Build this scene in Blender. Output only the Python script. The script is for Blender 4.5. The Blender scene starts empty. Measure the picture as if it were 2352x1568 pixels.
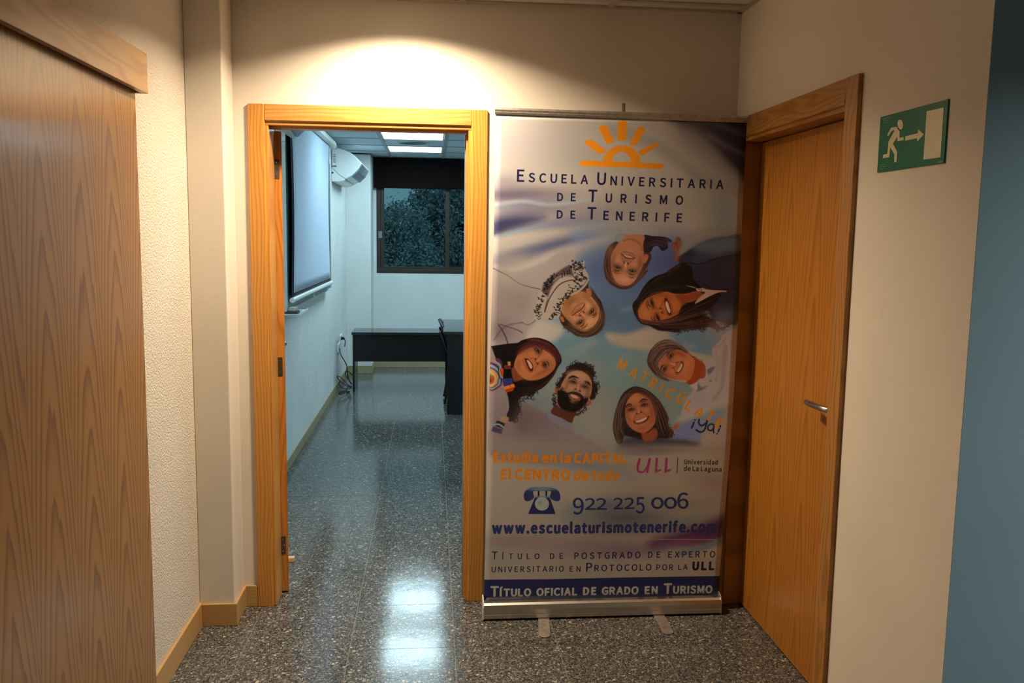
import bpy, bmesh, math, random, os
import numpy as np
from mathutils import Vector, Matrix

random.seed(7)
SC = bpy.context.scene
COL = SC.collection
# ------------------------------------------------------------------ camera (solved from the photograph, image taken as 2352 x 1568)
CP = np.array([0.7257, -3.6052, 1.5673])
YAW, PIT, ROL, FPX = 0.0943, -0.1190, 0.0144, 1986.7
def _axes():
    cy, sy, cp, sp = math.cos(YAW), math.sin(YAW), math.cos(PIT), math.sin(PIT)
    f = np.array([sy*cp, cy*cp, sp]); r = np.array([cy, -sy, 0.0]); u = np.cross(r, f)
    c, s = math.cos(ROL), math.sin(ROL)
    return c*r+s*u, -s*r+c*u, f
AR, AU, AF = _axes()
cam = bpy.data.cameras.new('camera'); camo = bpy.data.objects.new('camera', cam); COL.objects.link(camo)
m = Matrix(((AR[0], AU[0], -AF[0], CP[0]), (AR[1], AU[1], -AF[1], CP[1]), (AR[2], AU[2], -AF[2], CP[2]), (0, 0, 0, 1)))
camo.matrix_world = m
cam.sensor_width = 36; cam.lens = FPX/2352*36; cam.clip_start = 0.05
SC.camera = camo
def at(ax, val, px, py):
    "point of a measured pixel on the real plane axis=val"
    d = AF+(px-1176)/FPX*AR-(py-784)/FPX*AU
    return CP+(val-CP[ax])/d[ax]*d
# ------------------------------------------------------------------ world, exposure, lamps
w = bpy.data.worlds.new('dusk_sky'); SC.world = w; w.use_nodes = True
w.node_tree.nodes['Background'].inputs[0].default_value = (0.075, 0.17, 0.21, 1)
w.node_tree.nodes['Background'].inputs[1].default_value = 1.3
SC.view_settings.view_transform = 'Standard'; SC.view_settings.look = 'None'
SC.view_settings.gamma = 1; SC.view_settings.use_curve_mapping = False
SC.view_settings.exposure = 0.0
SC.cycles.max_bounces = 8; SC.cycles.diffuse_bounces = 5; SC.cycles.glossy_bounces = 4
SC.cycles.use_denoising = True
SC.cycles.sample_clamp_indirect = 6
def disc_lamp(name, loc, energy, color, size, spread):
    l = bpy.data.lights.new(name, 'AREA'); l.shape = 'DISK'; l.size = size; l.energy = energy; l.color = color; l.spread = math.radians(spread)
    o = bpy.data.objects.new(name, l); COL.objects.link(o); o.location = loc
    return o
WARM = (1.0, 0.77, 0.52)
COOL = (0.62, 0.90, 1.0)
DOWNLIGHTS = [(0.61, -0.42, 41.0), (0.9, -3.1, 0.9), (3.1, -2.9, 37.0)]  # all but the first are unseen lamps, added for fill light
for i, (x, y, e) in enumerate(DOWNLIGHTS):
    disc_lamp('downlight_lamp', (x, y, 2.496), e, WARM if i < 2 else (1.0, 0.9, 0.76), 0.15, 143)
PANEL_EMIT = 20.0
# ------------------------------------------------------------------ helpers
def srgb(c):
    return tuple((v/255/12.92) if v/255 <= 0.04045 else ((v/255+0.055)/1.055)**2.4 for v in c)
class B:
    "bmesh collector in world coordinates"
    def __init__(s): s.bm = bmesh.new(); s.mi = 0
    def box(s, x0, x1, y0, y1, z0, z1, mat=0):
        vs = [s.bm.verts.new(p) for p in ((x0,y0,z0),(x1,y0,z0),(x1,y1,z0),(x0,y1,z0),(x0,y0,z1),(x1,y0,z1),(x1,y1,z1),(x0,y1,z1))]
        for q in ((0,3,2,1),(4,5,6,7),(0,1,5,4),(1,2,6,5),(2,3,7,6),(3,0,4,7)):
            f = s.bm.faces.new([vs[i] for i in q]); f.material_index = mat
        return s
    def prism(s, pts, a0, a1, axis='y', mat=0, smooth=False):
        "pts 2D outline extruded along axis between a0 and a1"
        def P(p, a):
            return {'x': (a, p[0], p[1]), 'y': (p[0], a, p[1]), 'z': (p[0], p[1], a)}[axis]
        v0 = [s.bm.verts.new(P(p, a0)) for p in pts]; v1 = [s.bm.verts.new(P(p, a1)) for p in pts]
        n = len(pts); fs = [s.bm.faces.new(v0), s.bm.faces.new(v1[::-1])]
        for i in range(n):
            f = s.bm.faces.new((v0[i], v0[(i+1) % n], v1[(i+1) % n], v1[i])); f.smooth = smooth; fs.append(f)
        for f in fs: f.material_index = mat
        return s
    def cyl(s, p0, p1, r0, r1=None, n=16, mat=0, smooth=True):
        r1 = r0 if r1 is None else r1
        p0, p1 = Vector(p0), Vector(p1); d = (p1-p0).normalized()
        a = d.orthogonal().normalized(); b = d.cross(a)
        c0 = [s.bm.verts.new(p0+(a*math.cos(2*math.pi*i/n)+b*math.sin(2*math.pi*i/n))*r0) for i in range(n)]
        c1 = [s.bm.verts.new(p1+(a*math.cos(2*math.pi*i/n)+b*math.sin(2*math.pi*i/n))*r1) for i in range(n)]
        for i in range(n):
            f = s.bm.faces.new((c0[i], c0[(i+1) % n], c1[(i+1) % n], c1[i])); f.smooth = smooth; f.material_index = mat
        s.bm.faces.new(c0[::-1]).material_index = mat; s.bm.faces.new(c1).material_index = mat
        return s
    def tube(s, pts, r, n=8, mat=0):
        pts = [Vector(p) for p in pts]; rings = []; prev = None
        for i, p in enumerate(pts):
            t = (pts[min(i+1, len(pts)-1)]-pts[max(i-1, 0)]).normalized()
            a = t.orthogonal().normalized() if prev is None else (prev-t*prev.dot(t)).normalized()
            prev = a; b = t.cross(a)
            rings.append([s.bm.verts.new(p+(a*math.cos(2*math.pi*k/n)+b*math.sin(2*math.pi*k/n))*r) for k in range(n)])
        for i in range(len(rings)-1):
            for k in range(n):
                f = s.bm.faces.new((rings[i][k], rings[i][(k+1) % n], rings[i+1][(k+1) % n], rings[i+1][k])); f.smooth = True; f.material_index = mat
        s.bm.faces.new(rings[0][::-1]).material_index = mat; s.bm.faces.new(rings[-1]).material_index = mat
        return s
def catmull(pts, k=8, closed=False):
    pts = [np.array(p, float) for p in pts]; n = len(pts); out = []
    rng = range(n) if closed else range(n-1)
    for i in rng:
        if closed: p0, p1, p2, p3 = pts[i-1], pts[i], pts[(i+1) % n], pts[(i+2) % n]
        else: p0, p1, p2, p3 = pts[max(i-1, 0)], pts[i], pts[i+1], pts[min(i+2, n-1)]
        for j in range(k):
            t = j/k
            out.append(0.5*((2*p1)+(-p0+p2)*t+(2*p0-5*p1+4*p2-p3)*t*t+(-p0+3*p1-3*p2+p3)*t**3))
    if not closed: out.append(pts[-1])
    return out
def obj(name, b, mat, parent=None, bevel=0.0, seg=2, local=False, kind=None):
    bm = b.bm if isinstance(b, B) else b
    bmesh.ops.recalc_face_normals(bm, faces=bm.faces)
    if parent is not None and not local:
        off = Vector((0, 0, 0)); q = parent
        while q is not None: off += q.location; q = q.parent
        bmesh.ops.translate(bm, verts=bm.verts, vec=-off)
    me = bpy.data.meshes.new(name); bm.to_mesh(me); bm.free()
    for mt in (mat if isinstance(mat, (list, tuple)) else [mat]): me.materials.append(mt)
    o = bpy.data.objects.new(name, me); COL.objects.link(o)
    if parent is not None: o.parent = parent
    if bevel:
        md = o.modifiers.new('bevel', 'BEVEL'); md.width = bevel; md.segments = seg; md.limit_method = 'ANGLE'; md.angle_limit = math.radians(40)
    if kind: o['kind'] = kind
    return o
def empty(name, loc=(0, 0, 0)):
    o = bpy.data.objects.new(name, None); COL.objects.link(o); o.location = loc; o.empty_display_size = 0.1
    return o
def thing(name, label, cat, loc=(0, 0, 0), group=None):
    o = empty(name, loc); o['label'] = label; o['category'] = cat
    if group: o['group'] = group
    return o
def struct(name, loc=(0, 0, 0), label=None):
    o = empty(name, loc); o['kind'] = 'structure'
    if label: o['label'] = label
    return o
def sobj(name, b, mat, bevel=0.0, label=None):
    o = obj(name, b, mat, bevel=bevel); o['kind'] = 'structure'
    if label: o['label'] = label
    return o
# ------------------------------------------------------------------ materials
def newmat(name):
    mt = bpy.data.materials.new(name); mt.use_nodes = True
    nt = mt.node_tree; return mt, nt, nt.nodes['Principled BSDF']
def N(nt, t, **kw):
    n = nt.nodes.new(t)
    for k, v in kw.items():
        if k in n.inputs: n.inputs[k].default_value = v
        else: setattr(n, k, v)
    return n
def math_(nt, op, a, b=None, c=None):
    n = nt.nodes.new('ShaderNodeMath'); n.operation = op
    for i, v in enumerate((a, b, c)):
        if v is None: continue
        if isinstance(v, (int, float)): n.inputs[i].default_value = v
        else: nt.links.new(v, n.inputs[i])
    return n.outputs[0]
def ramp(nt, fac, stops, interp='LINEAR'):
    n = nt.nodes.new('ShaderNodeValToRGB'); n.color_ramp.interpolation = interp
    e = n.color_ramp.elements
    while len(e) < len(stops): e.new(0.5)
    for i, (p, c) in enumerate(stops):
        e[i].position = p; e[i].color = (c[0], c[1], c[2], 1)
    nt.links.new(fac, n.inputs[0]); return n.outputs[0]
def mixc(nt, fac, a, b, mode='MIX'):
    n = nt.nodes.new('ShaderNodeMix'); n.data_type = 'RGBA'; n.blend_type = mode
    for sock, v in ((n.inputs[0], fac), (n.inputs[6], a), (n.inputs[7], b)):
        if isinstance(v, (int, float)): sock.default_value = v
        elif isinstance(v, tuple): sock.default_value = (v[0], v[1], v[2], 1)
        else: nt.links.new(v, sock)
    return n.outputs[2]
def bump(nt, bs, h, strength, dist):
    n = nt.nodes.new('ShaderNodeBump'); n.inputs['Strength'].default_value = strength; n.inputs['Distance'].default_value = dist
    nt.links.new(h, n.inputs['Height']); nt.links.new(n.outputs[0], bs.inputs['Normal'])
def plain(name, rgb, rough=0.5, metal=0.0, spec=0.5, noise=0.06, scale=30, bumpy=0.0):
    mt, nt, bs = newmat(name)
    tc = N(nt, 'ShaderNodeTexCoord'); nz = N(nt, 'ShaderNodeTexNoise', Scale=scale, Detail=4.0)
    nt.links.new(tc.outputs['Object'], nz.inputs['Vector'])
    a = tuple(v*(1-noise) for v in rgb); b2 = tuple(min(1, v*(1+noise)) for v in rgb)
    nt.links.new(ramp(nt, nz.outputs[0], [(0.3, a), (0.7, b2)]), bs.inputs['Base Color'])
    bs.inputs['Roughness'].default_value = rough; bs.inputs['Metallic'].default_value = metal
    bs.inputs['Specular IOR Level'].default_value = spec
    if bumpy: bump(nt, bs, nz.outputs[0], 0.5, bumpy)
    return mt
def stucco(name, rgb, scale, dist, strength=0.6, rough=0.75):
    mt, nt, bs = newmat(name)
    g = N(nt, 'ShaderNodeNewGeometry')
    n1 = N(nt, 'ShaderNodeTexNoise', Scale=scale, Detail=3.0, Roughness=0.6); nt.links.new(g.outputs['Position'], n1.inputs['Vector'])
    n2 = N(nt, 'ShaderNodeTexNoise', Scale=2.5, Detail=3.0); nt.links.new(g.outputs['Position'], n2.inputs['Vector'])
    nt.links.new(ramp(nt, n2.outputs[0], [(0.3, tuple(v*0.95 for v in rgb)), (0.7, tuple(min(1, v*1.03) for v in rgb))]), bs.inputs['Base Color'])
    h = ramp(nt, n1.outputs[0], [(0.38, (0, 0, 0)), (0.62, (1, 1, 1))])
    bump(nt, bs, h, strength, dist); bs.inputs['Roughness'].default_value = rough; bs.inputs['Specular IOR Level'].default_value = 0.3
    return mt
def wood(name, light, dark, along=2, across=0, F=55, wob=1.6, rough=0.35, seed=0.0, contrast=1.0):
    "straight to gently wavy softwood grain running along one axis"
    mt, nt, bs = newmat(name)
    tc = N(nt, 'ShaderNodeTexCoord'); sx = N(nt, 'ShaderNodeSeparateXYZ'); nt.links.new(tc.outputs['Object'], sx.inputs[0])
    oi = N(nt, 'ShaderNodeObjectInfo')
    al = sx.outputs[along]; ac = sx.outputs[across]
    cb = N(nt, 'ShaderNodeCombineXYZ')
    nt.links.new(math_(nt, 'MULTIPLY', ac, 9.0), cb.inputs[0]); nt.links.new(math_(nt, 'MULTIPLY', al, 1.5), cb.inputs[1])
    nt.links.new(math_(nt, 'MULTIPLY_ADD', oi.outputs['Random'], 37.0, seed), cb.inputs[2])
    nz = N(nt, 'ShaderNodeTexNoise', Scale=1.0, Detail=2.0); nt.links.new(cb.outputs[0], nz.inputs['Vector'])
    v = math_(nt, 'ADD', math_(nt, 'MULTIPLY', ac, F*2.0), math_(nt, 'MULTIPLY', nz.outputs[0], wob*8))
    s = math_(nt, 'MULTIPLY_ADD', math_(nt, 'SINE', math_(nt, 'MULTIPLY', v, 3.14159)), 0.5, 0.5)
    s = math_(nt, 'POWER', s, 1.8)
    cb2 = N(nt, 'ShaderNodeCombineXYZ')
    nt.links.new(math_(nt, 'MULTIPLY', ac, 420.0), cb2.inputs[0]); nt.links.new(math_(nt, 'MULTIPLY', al, 9.0), cb2.inputs[1])
    fn = N(nt, 'ShaderNodeTexNoise', Scale=1.0, Detail=2.0); nt.links.new(cb2.outputs[0], fn.inputs['Vector'])
    f = math_(nt, 'ADD', math_(nt, 'MULTIPLY', s, 0.62*contrast), math_(nt, 'MULTIPLY', fn.outputs[0], 0.45))
    nt.links.new(ramp(nt, f, [(0.1, light), (0.95, dark)]), bs.inputs['Base Color'])
    bs.inputs['Roughness'].default_value = rough
    bump(nt, bs, f, 0.12, 0.0006)
    return mt
def veneer(name, light, dark, across=1, width=0.2, zrate=5.5, curv=900.0, rough=0.3, zoff=0.0, coat=0.0, gw=0.72):
    "book-matched veneer with cathedral arches rising along z"
    mt, nt, bs = newmat(name)
    tc = N(nt, 'ShaderNodeTexCoord'); sx = N(nt, 'ShaderNodeSeparateXYZ'); nt.links.new(tc.outputs['Object'], sx.inputs[0])
    ac = sx.outputs[across]; z = sx.outputs[2]
    q = math_(nt, 'DIVIDE', ac, width)
    idx = math_(nt, 'FLOOR', q); fr = math_(nt, 'SUBTRACT', math_(nt, 'FRACT', q), 0.5)
    wn = N(nt, 'ShaderNodeTexWhiteNoise'); wn.noise_dimensions = '1D'; nt.links.new(idx, wn.inputs['W'])
    # large noise bends the arches
    cb = N(nt, 'ShaderNodeCombineXYZ')
    nt.links.new(math_(nt, 'MULTIPLY', ac, 12.0), cb.inputs[0]); nt.links.new(math_(nt, 'MULTIPLY', z, 1.1), cb.inputs[1]); nt.links.new(idx, cb.inputs[2])
    nz = N(nt, 'ShaderNodeTexNoise', Scale=1.0, Detail=3.0, Roughness=0.5); nt.links.new(cb.outputs[0], nz.inputs['Vector'])
    s = math_(nt, 'ADD', math_(nt, 'MULTIPLY', fr, width), math_(nt, 'MULTIPLY', math_(nt, 'SUBTRACT', nz.outputs[0], 0.5), 0.03))
    s2 = math_(nt, 'POWER', math_(nt, 'ABSOLUTE', s), 1.6)
    v = math_(nt, 'ADD', math_(nt, 'MULTIPLY', z, zrate), math_(nt, 'MULTIPLY', s2, curv))
    v = math_(nt, 'ADD', v, math_(nt, 'MULTIPLY', nz.outputs[0], 2.2))
    v = math_(nt, 'ADD', v, math_(nt, 'MULTIPLY_ADD', wn.outputs[0], 0.35, zoff))
    saw = math_(nt, 'FRACT', v)
    g = ramp(nt, saw, [(0.0, (0.05,)*3), (0.5, (0.18,)*3), (0.88, (1,)*3), (1.0, (0.05,)*3)])
    cb2 = N(nt, 'ShaderNodeCombineXYZ')
    nt.links.new(math_(nt, 'MULTIPLY', ac, 500.0), cb2.inputs[0]); nt.links.new(math_(nt, 'MULTIPLY', z, 8.0), cb2.inputs[1])
    fn = N(nt, 'ShaderNodeTexNoise', Scale=1.0, Detail=2.0); nt.links.new(cb2.outputs[0], fn.inputs['Vector'])
    f = math_(nt, 'ADD', math_(nt, 'MULTIPLY', g, gw), math_(nt, 'MULTIPLY', fn.outputs[0], 0.34))
    nt.links.new(ramp(nt, f, [(0.15, light), (1.0, dark)]), bs.inputs['Base Color'])
    bs.inputs['Roughness'].default_value = rough
    bs.inputs['Coat Weight'].default_value = coat; bs.inputs['Coat Roughness'].default_value = 0.17
    return mt
def terrazzo():
    mt, nt, bs = newmat('terrazzo')
    g = N(nt, 'ShaderNodeNewGeometry'); oi = N(nt, 'ShaderNodeObjectInfo')
    add = nt.nodes.new('ShaderNodeVectorMath'); add.operation = 'ADD'
    cb = N(nt, 'ShaderNodeCombineXYZ'); nt.links.new(math_(nt, 'MULTIPLY', oi.outputs['Random'], 9.0), cb.inputs[2])
    nt.links.new(g.outputs['Position'], add.inputs[0]); nt.links.new(cb.outputs[0], add.inputs[1])
    warp = N(nt, 'ShaderNodeTexNoise', Scale=60.0, Detail=2.0); nt.links.new(add.outputs[0], warp.inputs['Vector'])
    wm = nt.nodes.new('ShaderNodeVectorMath'); wm.operation = 'MULTIPLY_ADD'
    nt.links.new(warp.outputs['Color'], wm.inputs[0]); wm.inputs[1].default_value = (0.008,)*3; nt.links.new(add.outputs[0], wm.inputs[2])
    col = (0.034, 0.032, 0.030)
    cur = None
    for sc, thr, keep, lo, hi in ((230, 0.10, 0.45, (0.07, 0.07, 0.068), (0.36, 0.35, 0.33)), (125, 0.09, 0.42, (0.07, 0.072, 0.07), (0.34, 0.33, 0.30)), (72, 0.11, 0.6, (0.075, 0.078, 0.075), (0.34, 0.33, 0.29))):
        v1 = N(nt, 'ShaderNodeTexVoronoi', Scale=float(sc)); v1.feature = 'F1'
        v2 = N(nt, 'ShaderNodeTexVoronoi', Scale=float(sc)); v2.feature = 'DISTANCE_TO_EDGE'
        for v in (v1, v2): nt.links.new(wm.outputs[0], v.inputs['Vector'])
        sp = N(nt, 'ShaderNodeSeparateColor'); nt.links.new(v1.outputs['Color'], sp.inputs[0])
        edge = ramp(nt, v2.outputs['Distance'], [(thr, (0, 0, 0)), (thr+0.06, (1, 1, 1))])
        kp = math_(nt, 'GREATER_THAN', sp.outputs[1], keep)
        mask = math_(nt, 'MULTIPLY', edge, kp)
        stone = ramp(nt, sp.outputs[0], [(0.0, lo), (0.75, tuple(0.45*a+0.35*b for a, b in zip(lo, hi))), (0.97, hi), (1.0, (0.42, 0.36, 0.22))])
        cur = mixc(nt, mask, cur if cur is not None else col, stone)
    nt.links.new(cur, bs.inputs['Base Color'])
    rn = N(nt, 'ShaderNodeTexNoise', Scale=7.0, Detail=3.0); nt.links.new(g.outputs['Position'], rn.inputs['Vector'])
    nt.links.new(math_(nt, 'MULTIPLY_ADD', rn.outputs[0], 0.06, 0.095), bs.inputs['Roughness'])
    bs.inputs['Specular IOR Level'].default_value = 0.40
    bn = N(nt, 'ShaderNodeTexNoise', Scale=14.0, Detail=2.0); nt.links.new(g.outputs['Position'], bn.inputs['Vector'])
    bump(nt, bs, bn.outputs[0], 0.25, 0.0012)
    return mt
def emis(name, rgb, s):
    mt, nt, bs = newmat(name)
    bs.inputs['Base Color'].default_value = (0.8, 0.8, 0.8, 1)
    bs.inputs['Emission Color'].default_value = (*rgb, 1); bs.inputs['Emission Strength'].default_value = s
    return mt
M = {}
M['wall'] = stucco('cream_smooth_plaster', (0.70, 0.65, 0.575), 240, 0.0004, 0.25)
M['wall_rough'] = stucco('cream_stippled_plaster', (0.74, 0.685, 0.60), 150, 0.0030, 0.8)
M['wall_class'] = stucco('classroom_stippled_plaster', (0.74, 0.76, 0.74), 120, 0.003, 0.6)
M['wall_blue'] = stucco('blue_grey_paint', (0.19, 0.33, 0.43), 260, 0.0004, 0.25)
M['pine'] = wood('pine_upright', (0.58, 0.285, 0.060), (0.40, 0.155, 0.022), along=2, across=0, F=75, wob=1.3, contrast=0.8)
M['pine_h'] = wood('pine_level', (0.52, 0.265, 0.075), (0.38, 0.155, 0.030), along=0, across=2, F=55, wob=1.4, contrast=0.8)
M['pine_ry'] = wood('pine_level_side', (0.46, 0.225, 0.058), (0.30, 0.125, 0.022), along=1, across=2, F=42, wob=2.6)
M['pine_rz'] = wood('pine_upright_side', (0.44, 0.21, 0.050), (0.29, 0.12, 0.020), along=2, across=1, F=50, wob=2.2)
M['knotty'] = wood('knotty_pine', (0.56, 0.34, 0.14), (0.34, 0.17, 0.055), along=1, across=2, F=14, wob=1.6, contrast=0.75)
M['oak_bb_y'] = wood('oak_board_y', (0.50, 0.31, 0.12), (0.38, 0.21, 0.07), along=1, across=2, F=80, wob=0.7, contrast=0.5, rough=0.4)
M['oak_bb_x'] = wood('oak_board_x', (0.50, 0.31, 0.12), (0.38, 0.21, 0.07), along=0, across=2, F=80, wob=0.7, contrast=0.5, rough=0.4)
M['leaf_edge'] = wood('leaf_edge_pine', (0.50, 0.20, 0.035), (0.34, 0.115, 0.014), along=2, across=0, F=50, rough=0.35)
M['door_left'] = veneer('oak_cathedral_veneer', (0.37, 0.19, 0.045), (0.17, 0.070, 0.010), across=1, width=0.225, zrate=5.0, curv=130, rough=0.42, coat=0.35)
M['door_right'] = veneer('pine_cathedral_veneer', (0.42, 0.168, 0.019), (0.23, 0.075, 0.006), across=1, width=0.23, zrate=2.4, curv=130, rough=0.42, coat=0.0, zoff=0.4, gw=0.55)
M['terrazzo'] = terrazzo()
M['grout'] = plain('grout', (0.20, 0.18, 0.15), 0.8)
M['class_bb'] = plain('tan_skirting_tile', (0.36, 0.30, 0.17), 0.45, noise=0.08)
M['ctile'] = stucco('ceiling_tile_board', (0.62, 0.60, 0.55), 400, 0.0008, 0.4, 0.9)
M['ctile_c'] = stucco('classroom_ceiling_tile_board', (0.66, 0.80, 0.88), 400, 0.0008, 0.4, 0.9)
M['tbar'] = plain('ceiling_tbar', (0.42, 0.38, 0.32), 0.5, noise=0.02)
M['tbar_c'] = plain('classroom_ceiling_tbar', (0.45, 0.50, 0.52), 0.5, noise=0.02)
M['alu'] = plain('brushed_aluminium', (0.62, 0.60, 0.56), 0.32, metal=1.0, noise=0.05)
M['alu_dull'] = plain('worn_aluminium', (0.50, 0.46, 0.42), 0.45, metal=0.85, noise=0.2, scale=60)
M['steel'] = plain('satin_steel', (0.60, 0.57, 0.52), 0.25, metal=1.0, noise=0.03)
M['bronze'] = plain('dark_bronze', (0.16, 0.12, 0.09), 0.42, metal=0.9, noise=0.05)
M['white'] = plain('white_plastic', (0.78, 0.80, 0.80), 0.35, noise=0.015)
M['offwhite'] = plain('offwhite_plastic', (0.60, 0.62, 0.60), 0.45, noise=0.02)
M['vent'] = plain('grey_plastic', (0.20, 0.23, 0.27), 0.35, noise=0.04)
M['fabric'] = plain('white_screen_fabric', (0.54, 0.64, 0.78), 0.85, noise=0.012)
M['screen_black'] = plain('black_screen_border', (0.012, 0.013, 0.03), 0.6)
M['board'] = plain('green_chalkboard', (0.10, 0.20, 0.20), 0.45, noise=0.2, scale=8)
M['brown_blind'] = plain('dark_brown_blind', (0.010, 0.006, 0.006), 0.9, spec=0.1, noise=0.08)
M['win_frame'] = plain('bronze_aluminium_frame', (0.035, 0.028, 0.020), 0.4, metal=0.3, noise=0.04)
M['desk'] = plain('black_laminate', (0.010, 0.011, 0.013), 0.22, noise=0.05)
M['desk_top'] = plain('black_laminate_top', (0.016, 0.018, 0.024), 0.16, spec=0.7, noise=0.04)
M['black'] = plain('black_plastic', (0.010, 0.010, 0.012), 0.35)
M['rubber'] = plain('black_rubber', (0.012, 0.012, 0.012), 0.5)
M['felt'] = plain('grey_felt', (0.05, 0.06, 0.085), 0.95)
M['pale_wood'] = wood('pale_wood', (0.72, 0.50, 0.26), (0.55, 0.34, 0.14), along=0, across=1, F=60)
M['beige'] = plain('beige_wood_block', (0.50, 0.44, 0.33), 0.6)
M['sign_green'] = plain('sign_green', (0.004, 0.15, 0.088), 0.3, spec=0.15, noise=0.03)
M['sign_pale'] = plain('sign_pale', (0.62, 0.60, 0.38), 0.3, noise=0.02)
M['panel'] = emis('light_panel', (0.60, 0.89, 1.0), PANEL_EMIT)
M['lamp_disc'] = emis('lamp_disc', WARM, 14.0)
M['bark'] = plain('bark', (0.05, 0.04, 0.03), 0.9)
gm, nt, bs = newmat('window_glass'); bs.inputs['Roughness'].default_value = 0.02; bs.inputs['IOR'].default_value = 1.12
bs.inputs['Base Color'].default_value = (0.85, 0.93, 0.95, 1); bs.inputs['Transmission Weight'].default_value = 1.0
M['glass'] = gm

# ================================================================== THE SETTING
FT = 0.02  # tile thickness
fl = struct('floor', (0, 0, -FT))
b = B(); b.box(-0.35, 5.1, -6.1, 7.0, -FT-0.03, -0.0015); obj('grout_bed', b, M['grout'], fl)
TX, TY, TS, G = 0.4208, -0.0313, 0.4, 0.0011
tile_cache = {}
def tile_mesh(wx, wy):
    k = (round(wx, 4), round(wy, 4))
    if k not in tile_cache:
        b = B(); b.box(0, wx, 0, wy, 0, FT)
        me = bpy.data.meshes.new('floor_tile'); bmesh.ops.recalc_face_normals(b.bm, faces=b.bm.faces); b.bm.to_mesh(me); b.bm.free(); me.materials.append(M['terrazzo'])
        tile_cache[k] = me
    return tile_cache[k]
def tiles(x0, x1, y0, y1):
    i0 = math.floor((x0-TX)/TS); i1 = math.ceil((x1-TX)/TS); j0 = math.floor((y0-TY)/TS); j1 = math.ceil((y1-TY)/TS)
    for i in range(i0, i1):
        for j in range(j0, j1):
            a0, a1 = max(TX+i*TS+G, x0), min(TX+(i+1)*TS-G, x1); c0, c1 = max(TY+j*TS+G, y0), min(TY+(j+1)*TS-G, y1)
            if a1-a0 < 0.01 or c1-c0 < 0.01: continue
            o = bpy.data.objects.new('floor_tile', tile_mesh(a1-a0, c1-c0)); COL.objects.link(o); o.parent = fl
            o.location = (a0, c0, 0)
tiles(-0.2, 2.15, -3.64, 0.0)
tiles(-0.23, 3.2, 0.0, 6.8)
b = B(); b.box(-0.2, 5.0, -6.0, -3.65, -0.0014, 0.0); b.box(2.2, 5.0, -3.64, -1.68, -0.0014, 0.0); b.box(3.21, 5.0, 0.12, 6.8, -0.0014, 0.0)
o = obj('outer_floor', b, M['terrazzo'], fl); o['kind'] = 'stuff'
# --- walls of the corridor
LWX = -0.195
b = B(); b.box(LWX-0.12, LWX, -6.0, 0.0, 0, 2.62); sobj('wall_left', b, M['wall_rough'])
b = B(); b.box(-0.35, 0.04, 0.0, 0.11, 0, 2.62); b.box(0.915, 2.12, 0.0, 0.11, 0, 2.62); b.box(0.04, 0.915, 0.0, 0.11, 2.04, 2.62)
sobj('wall_back', b, M['wall'])
b = B(); b.box(LWX, -0.058, -0.18, 0.0, 0, 2.6); sobj('wall_pillar', b, M['wall'], bevel=0.004)
RX = 2.0
b = B(); b.box(RX, RX+0.12, -0.065, 0.0, 0, 2.62); b.box(RX, RX+0.12, -1.67, -1.04, 0, 2.62); b.box(RX, RX+0.12, -1.04, -0.065, 2.03, 2.62)
sobj('wall_right', b, M['wall'])
b = B(); b.box(RX+0.0005, 5.0, -1.672, -1.55, 0, 2.62); sobj('wall_passage', b, M['wall_blue'])
b = B(); b.box(5.0, 5.1, -6.0, -1.55, 0, 2.62); sobj('wall_far_right', b, M['wall'])
b = B(); b.box(-0.35, 5.1, -6.1, -6.0, 0, 2.62); sobj('wall_front', b, M['wall'])
# --- walls of the classroom
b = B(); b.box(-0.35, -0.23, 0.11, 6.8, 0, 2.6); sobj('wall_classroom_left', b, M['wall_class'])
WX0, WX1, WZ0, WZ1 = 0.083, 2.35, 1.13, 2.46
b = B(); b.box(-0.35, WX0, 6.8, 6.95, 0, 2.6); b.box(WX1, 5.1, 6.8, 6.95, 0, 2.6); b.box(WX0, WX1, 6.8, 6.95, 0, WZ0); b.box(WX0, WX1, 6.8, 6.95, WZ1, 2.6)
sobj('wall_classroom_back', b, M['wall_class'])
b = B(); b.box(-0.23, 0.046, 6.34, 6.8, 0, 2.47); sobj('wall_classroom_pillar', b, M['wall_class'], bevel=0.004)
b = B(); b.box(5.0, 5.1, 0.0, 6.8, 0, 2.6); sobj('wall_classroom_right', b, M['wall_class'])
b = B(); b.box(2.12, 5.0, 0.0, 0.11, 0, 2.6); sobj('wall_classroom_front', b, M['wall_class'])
# --- baseboards
def bboard(name, x0, x1, y0, y1, h, mt):
    b = B(); b.box(x0, x1, y0, y1, 0.0005, h); return sobj(name, b, mt, bevel=0.002)
T_ = 0.011
bboard('baseboard_left', LWX, LWX+T_, -0.865, -0.18, 0.097, M['oak_bb_y'])
bboard('baseboard_pillar', LWX+T_, -0.058+T_, -0.18-T_, -0.18, 0.092, M['oak_bb_x'])
bboard('baseboard_pillar_side', -0.058, -0.058+T_, -0.18, -T_, 0.092, M['oak_bb_y'])
bboard('baseboard_back', -0.058+T_*0, -0.001, -T_, 0.0, 0.092, M['oak_bb_x'])
bboard('baseboard_classroom_left', -0.23, -0.22, 0.2, 6.34, 0.075, M['class_bb'])
bboard('baseboard_classroom_pillar', -0.22, 0.055, 6.33, 6.34, 0.088, M['class_bb'])
bboard('baseboard_classroom_pillar_side', 0.046, 0.055, 6.34, 6.79, 0.088, M['class_bb'])
bboard('baseboard_classroom_back', 0.055, 5.0, 6.79, 6.8, 0.088, M['class_bb'])
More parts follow.
